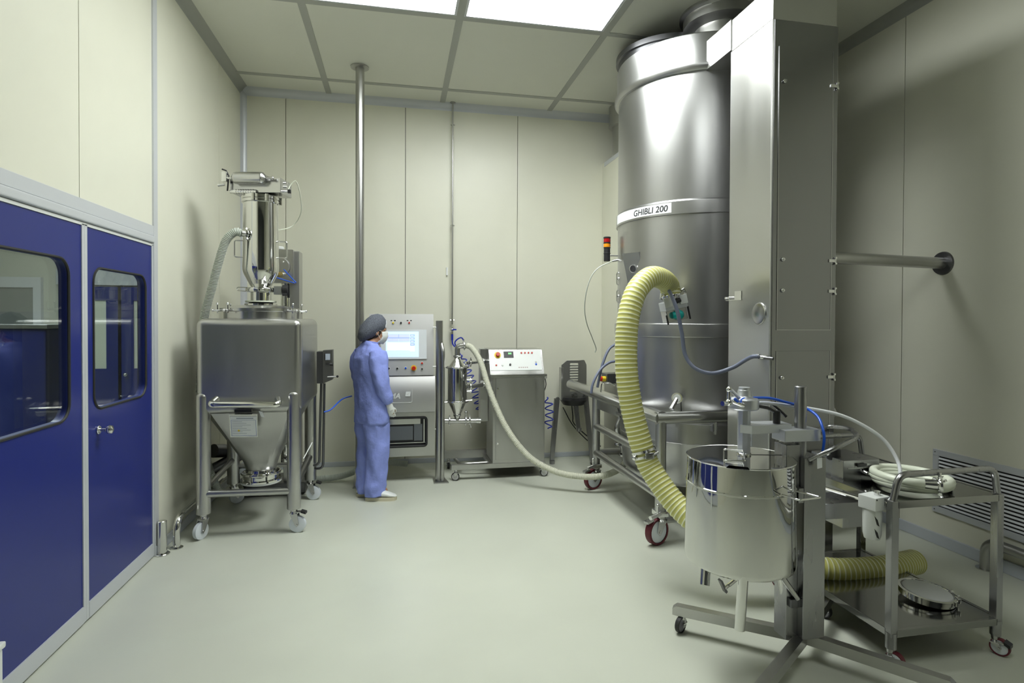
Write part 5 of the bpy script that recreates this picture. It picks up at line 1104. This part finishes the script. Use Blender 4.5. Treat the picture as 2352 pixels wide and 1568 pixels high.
m.build('screws', BLACK, fu)

# ================================================================== MIXING POT
px0, py0, pr_ = 1.598, 2.44, .247
pz0, pz1 = .505, 1.0
pot = thing('mixing_pot', 'mirror-polished round mixing pot with a slotted lid and short tube legs', 'mixing pot', (px0, py0, pz0))
m = MB(); m.lathe([(0, -.004), (pr_ - .05, -.004), (pr_ - .02, .0), (pr_ - .001, .012), (pr_ + .003, .03), (pr_ - .0045, .37), (pr_ - .001, .373), (pr_ - .001, .38), (pr_ - .0045, .383), (pr_ - .007, pz1 - pz0), (pr_ - .011, pz1 - pz0), (pr_ - .012, .05), (0, .04)], (px0, py0, pz0), n=128); m.build('vessel', POTM, pot)
# lid with notch at the left front edge and a radial slot
LN = 128; lr = pr_ - .004; zt = pz1 + .001
n0, n1 = math.radians(224), math.radians(246)
m = MB(); pts = []
for k in range(LN + 1):
    a = n1 + (2 * PI - (n1 - n0)) * k / LN; pts.append((px0 + lr * math.cos(a), py0 + lr * math.sin(a)))
inn = [(px0 + (lr - .035) * math.cos(n0), py0 + (lr - .035) * math.sin(n0)), (px0 + (lr - .035) * math.cos(n1), py0 + (lr - .035) * math.sin(n1))]
m.prism([(x, y, zt) for x, y in pts + inn], (0, 0, .004)); lid = m.build('lid', POL, pot, ang=30)
MB().tube([(x, y, zt + .002) for x, y in pts], .0035, n=8).build('lid_rim', CHROME, lid)
m = MB(); a0_, a1_ = V((px0 + .02, py0 + .03, 0)), V((px0 + .235, py0 - .02, 0)); s_ = V((.02, .1, 0)).normalized() * .006
m.prism([a0_ - s_ + V((0, 0, zt + .0042)), a1_ - s_ + V((0, 0, zt + .0042)), a1_ + s_ + V((0, 0, zt + .0042)), a0_ + s_ + V((0, 0, zt + .0042))], (0, 0, .0006)); m.build('slot', BLACK, lid)
hb = [W(1663, 1031, Z=1.005), W(1663, 1031, Z=1.035), W(1708, 1035, Z=1.035), W(1712, 1058, Z=1.035), W(1664, 1057, Z=1.035), W(1664, 1057, Z=1.005)]
MB().tube(rpath(hb, .012, 5), .004, n=10).build('lid_handle', CHROME, lid)
m = MB(); c = V((mx, my, zt)); m.lathe([(.03, 0), (.034, .012), (.02, .02), (.012, .022)], c, n=24); m.build('shaft_seal', CHROME, lid)
MB().box((px0 - .11, py0 - .19, zt - .02), (px0 - .05, py0 - .12, zt - .004)).build('dark_opening', BLACK, lid)
hb = [W(1741, 1099, Y=2.23), W(1756, 1112, Y=2.13), W(1812, 1110, Y=2.13), W(1776, 1095, Y=2.26)]
hb = [V((1.645, 2.195, .892)), V((1.665, 2.115, .892)), V((1.785, 2.13, .892)), V((1.745, 2.235, .892))]
MB().tube(rpath(hb, .014, 5), .005, n=10).build('side_handle', CHROME, pot)
m = MB(); m.cyl((px0 - .05, py0, pz0 - .004), (px0 - .04, py0, pz0 - .03), .03); m.build('drain', SATIN, pot)
for (a, b_) in (((1625, 1308), (1618, 1343)), ((1707, 1330), (1699, 1445)), ((1786, 1325), (1806, 1384))):
    yy = 2.36 if a[0] < 1650 else 2.24 if a[0] < 1750 else 2.44
    A, B = W(*a, Y=yy), W(*b_, Y=yy); A.z = pz0 + .03; A = A if a[0] > 1650 else A + V((.01, .03, 0)); MB().cyl(A, B, .0225, n=20).build('leg', POL, pot)
m = MB(); c = W(1690, 1330, Y=2.42); e = W(1665, 1350, Y=2.40); m.cyl(c, e, .008, n=8); m.cyl(c + V((.02, 0, .01)), e + V((.02, 0, .01)), .008, n=8); m.prism([e + V((-.02, 0, .03)), e + V((-.012, 0, .035)), e + V((.016, 0, -.02)), e + V((.008, 0, -.028))], (0, .03, 0), 1); m.build('drain_valve', [CHROME, DARKS], pot)
MB().cyl((px0 + .24, py0 + .01, .90), (sx0 - .02, py0 + .01, .885), .016, n=14).build('support_pin', CHROME, pot)
m = MB(); c = W(1808, 1335, Y=2.44); m.cyl(W(1795, 1322, Y=2.40), W(1832, 1375, Y=2.38), .013, n=10); m.cyl(W(1795, 1322, Y=2.44), W(1815, 1390, Y=2.42), .02, n=12); m.box(W(1815, 1392, Y=2.4) - V((.01, .02, .0)), W(1836, 1375, Y=2.4) + V((0, .02, .01)), 1, .003); m.build('tilt_lever', [SATIN, DARKS], pot)
m = MB(); m.tube(rpath([W(1800, 1032, Y=2.62), W(1792, 1012, Y=2.62), W(1812, 1008, Y=2.62), W(1850, 1010, Y=2.62)], .03), .012, n=10)
m.build('bent_tube', CHROME, ms)

# ================================================================== CART
qx0, qx1, qy0, qy1 = 2.288, 2.938, 2.27, 3.15
ct = thing('steel_cart', 'two-tier stainless cart with bent tube handles at the right of the picture', 'cart', ((qx0 + qx1) / 2, (qy0 + qy1) / 2, 0))
for x in (qx0, qx1 - .038):
    for y in (qy0, qy1 - .038):
        m = MB(); m.box((x, y, .15), (x + .038, y + .038, .80), 0, .003); m.cyl((x + .019, y + .019, .095), (x + .019, y + .019, .17), .024, n=20); m.build('leg', STANDM, ct)
        caster(ct, x + .019, y + .019, .042, .026, 2.0, .095, NYLON, TREAD, x > 2.5, SATIN)
for z, nme in ((.185, 'lower_shelf'), (.80, 'upper_shelf')):
    m = MB(); m.box((qx0 + .01, qy0 + .01, z - .008), (qx1 - .01, qy1 - .01, z - .003)); w_ = .035
    for A, B in (((qx0 + .03, qy0), (qx1 - .03, qy0 + .02)), ((qx0 + .03, qy1 - .02), (qx1 - .03, qy1)), ((qx0, qy0 + .03), (qx0 + .02, qy1 - .03)), ((qx1 - .02, qy0 + .03), (qx1, qy1 - .03))): m.box((A[0], A[1], z - w_), (B[0], B[1], z), 0, .002)
    m.build(nme, mat('cart_plate', (.33, .33, .33), .13, 1, rvar=.03), ct)
for y, dy in ((qy0 + .019, -.0), (qy1 - .019, .0)):
    hb = [(qx0 + .019, y, .79), (qx0 + .05, y + dy, .92), (qx1 - .04, y + dy, .925), (qx1 - .019, y, .79)]
    MB().tube(rpath(hb, .05, 8), .0155, n=14).build('handle', STANDM, ct)
# pale silicone hose coil on the cart
zc = .80
def coilz(c, R, n_, r, z0_, sq_=.8):
    pts = []
    for k in range(int(n_ * 36)):
        a = k / 36 * 2 * PI; f_ = k / 36
        pts.append(V((c[0] + (R + .012 * math.sin(f_ * 2.1)) * math.cos(a), c[1] + (R * sq_) * math.sin(a), z0_ + r + f_ * r * .75)))
    return pts
CC = W(2093, 1104, Z=.83)
P_ = [V((p.x + (p.x - CC.x) * k * .0022, p.y + (p.y - CC.y) * k * .0022, p.z)) for k, p in enumerate(coilz((CC.x, CC.y), .145, 2.7, .021, zc, 1.0))]; m = MB(); m.tube(P_, .021, n=14); hc2 = tag(m.build('hose_coil', LATEX), 'coil of pale silicone hose with steel ferrules lying on the upper shelf of the cart', 'hose')
for e, d in ((P_[0], P_[0] - P_[1]), (P_[-1], P_[-1] - P_[-2])):
    d = d.normalized(); k = MB(); k.cyl(e, e + d * .06, .024, n=16); clamp(k, e + d * .06, d, .03, .018); k.cyl(e + d * .05, e + d * .05 + V((.02, -.03, .03)), .006, n=8); k.build('ferrule', CHROME, hc2)
# round lid on the lower shelf, drawn metal rim with latches
lc_ = W(2128, 1352, Z=.235); lt = thing('round_lid', 'round metal-rimmed lid with a pale top tilted on the lower shelf of the cart', 'lid', (lc_.x, lc_.y, .185))
ax_ = V((.05, -.06, 1)).normalized(); o_ = V((lc_.x, lc_.y, .195))
m = MB(); m.lathe([(0, 0), (.125, 0), (.125, .012), (.132, .014), (.132, .034), (.118, .036), (.115, .030), (0, .030)], o_ + V((0, 0, .0)), ax_, 0, 48); m.build('rim', POL, lt)
MB().lathe([(.114, .0305), (.11, .036), (0, .037)], o_, ax_, 0, 48).build('top_skin', PAPER, lt)
m = MB(); m.cyl(o_ + ax_ * .037 + V((-.05, .0, 0)), o_ + ax_ * .0385 + V((-.05, 0, 0)), .03, n=24); m.build('dull_patch', SATIN, lt)
for k in range(4):
    a = math.radians(-75 + k * 22); d = V((math.cos(a), math.sin(a), 0)); c = o_ + d * .135 + ax_ * .02; q = MB(); q.box(c - V((.008, .006, .012)), c + V((.008, .006, .012)), 0, .002); q.build('latch', CHROME, lt)
# white object cut by the lower left corner of the frame
c = W(4, 1545, Y=2.45) - V((.075, 0, 0)); wbx = thing('white_box', 'edge of a white plastic box by the blue door at the lower left corner', 'box', (c.x - .1, 2.45, 0))
m = MB(); m.box((c.x - .16, 2.4, 0), (c.x + .005, 2.58, c.z + .03), 0, .01); m.build('body', WHITE, wbx); MB().box((c.x - .165, 2.395, c.z + .03), (c.x + .012, 2.585, c.z + .055), 0, .006).build('cover', WHITE, wbx)
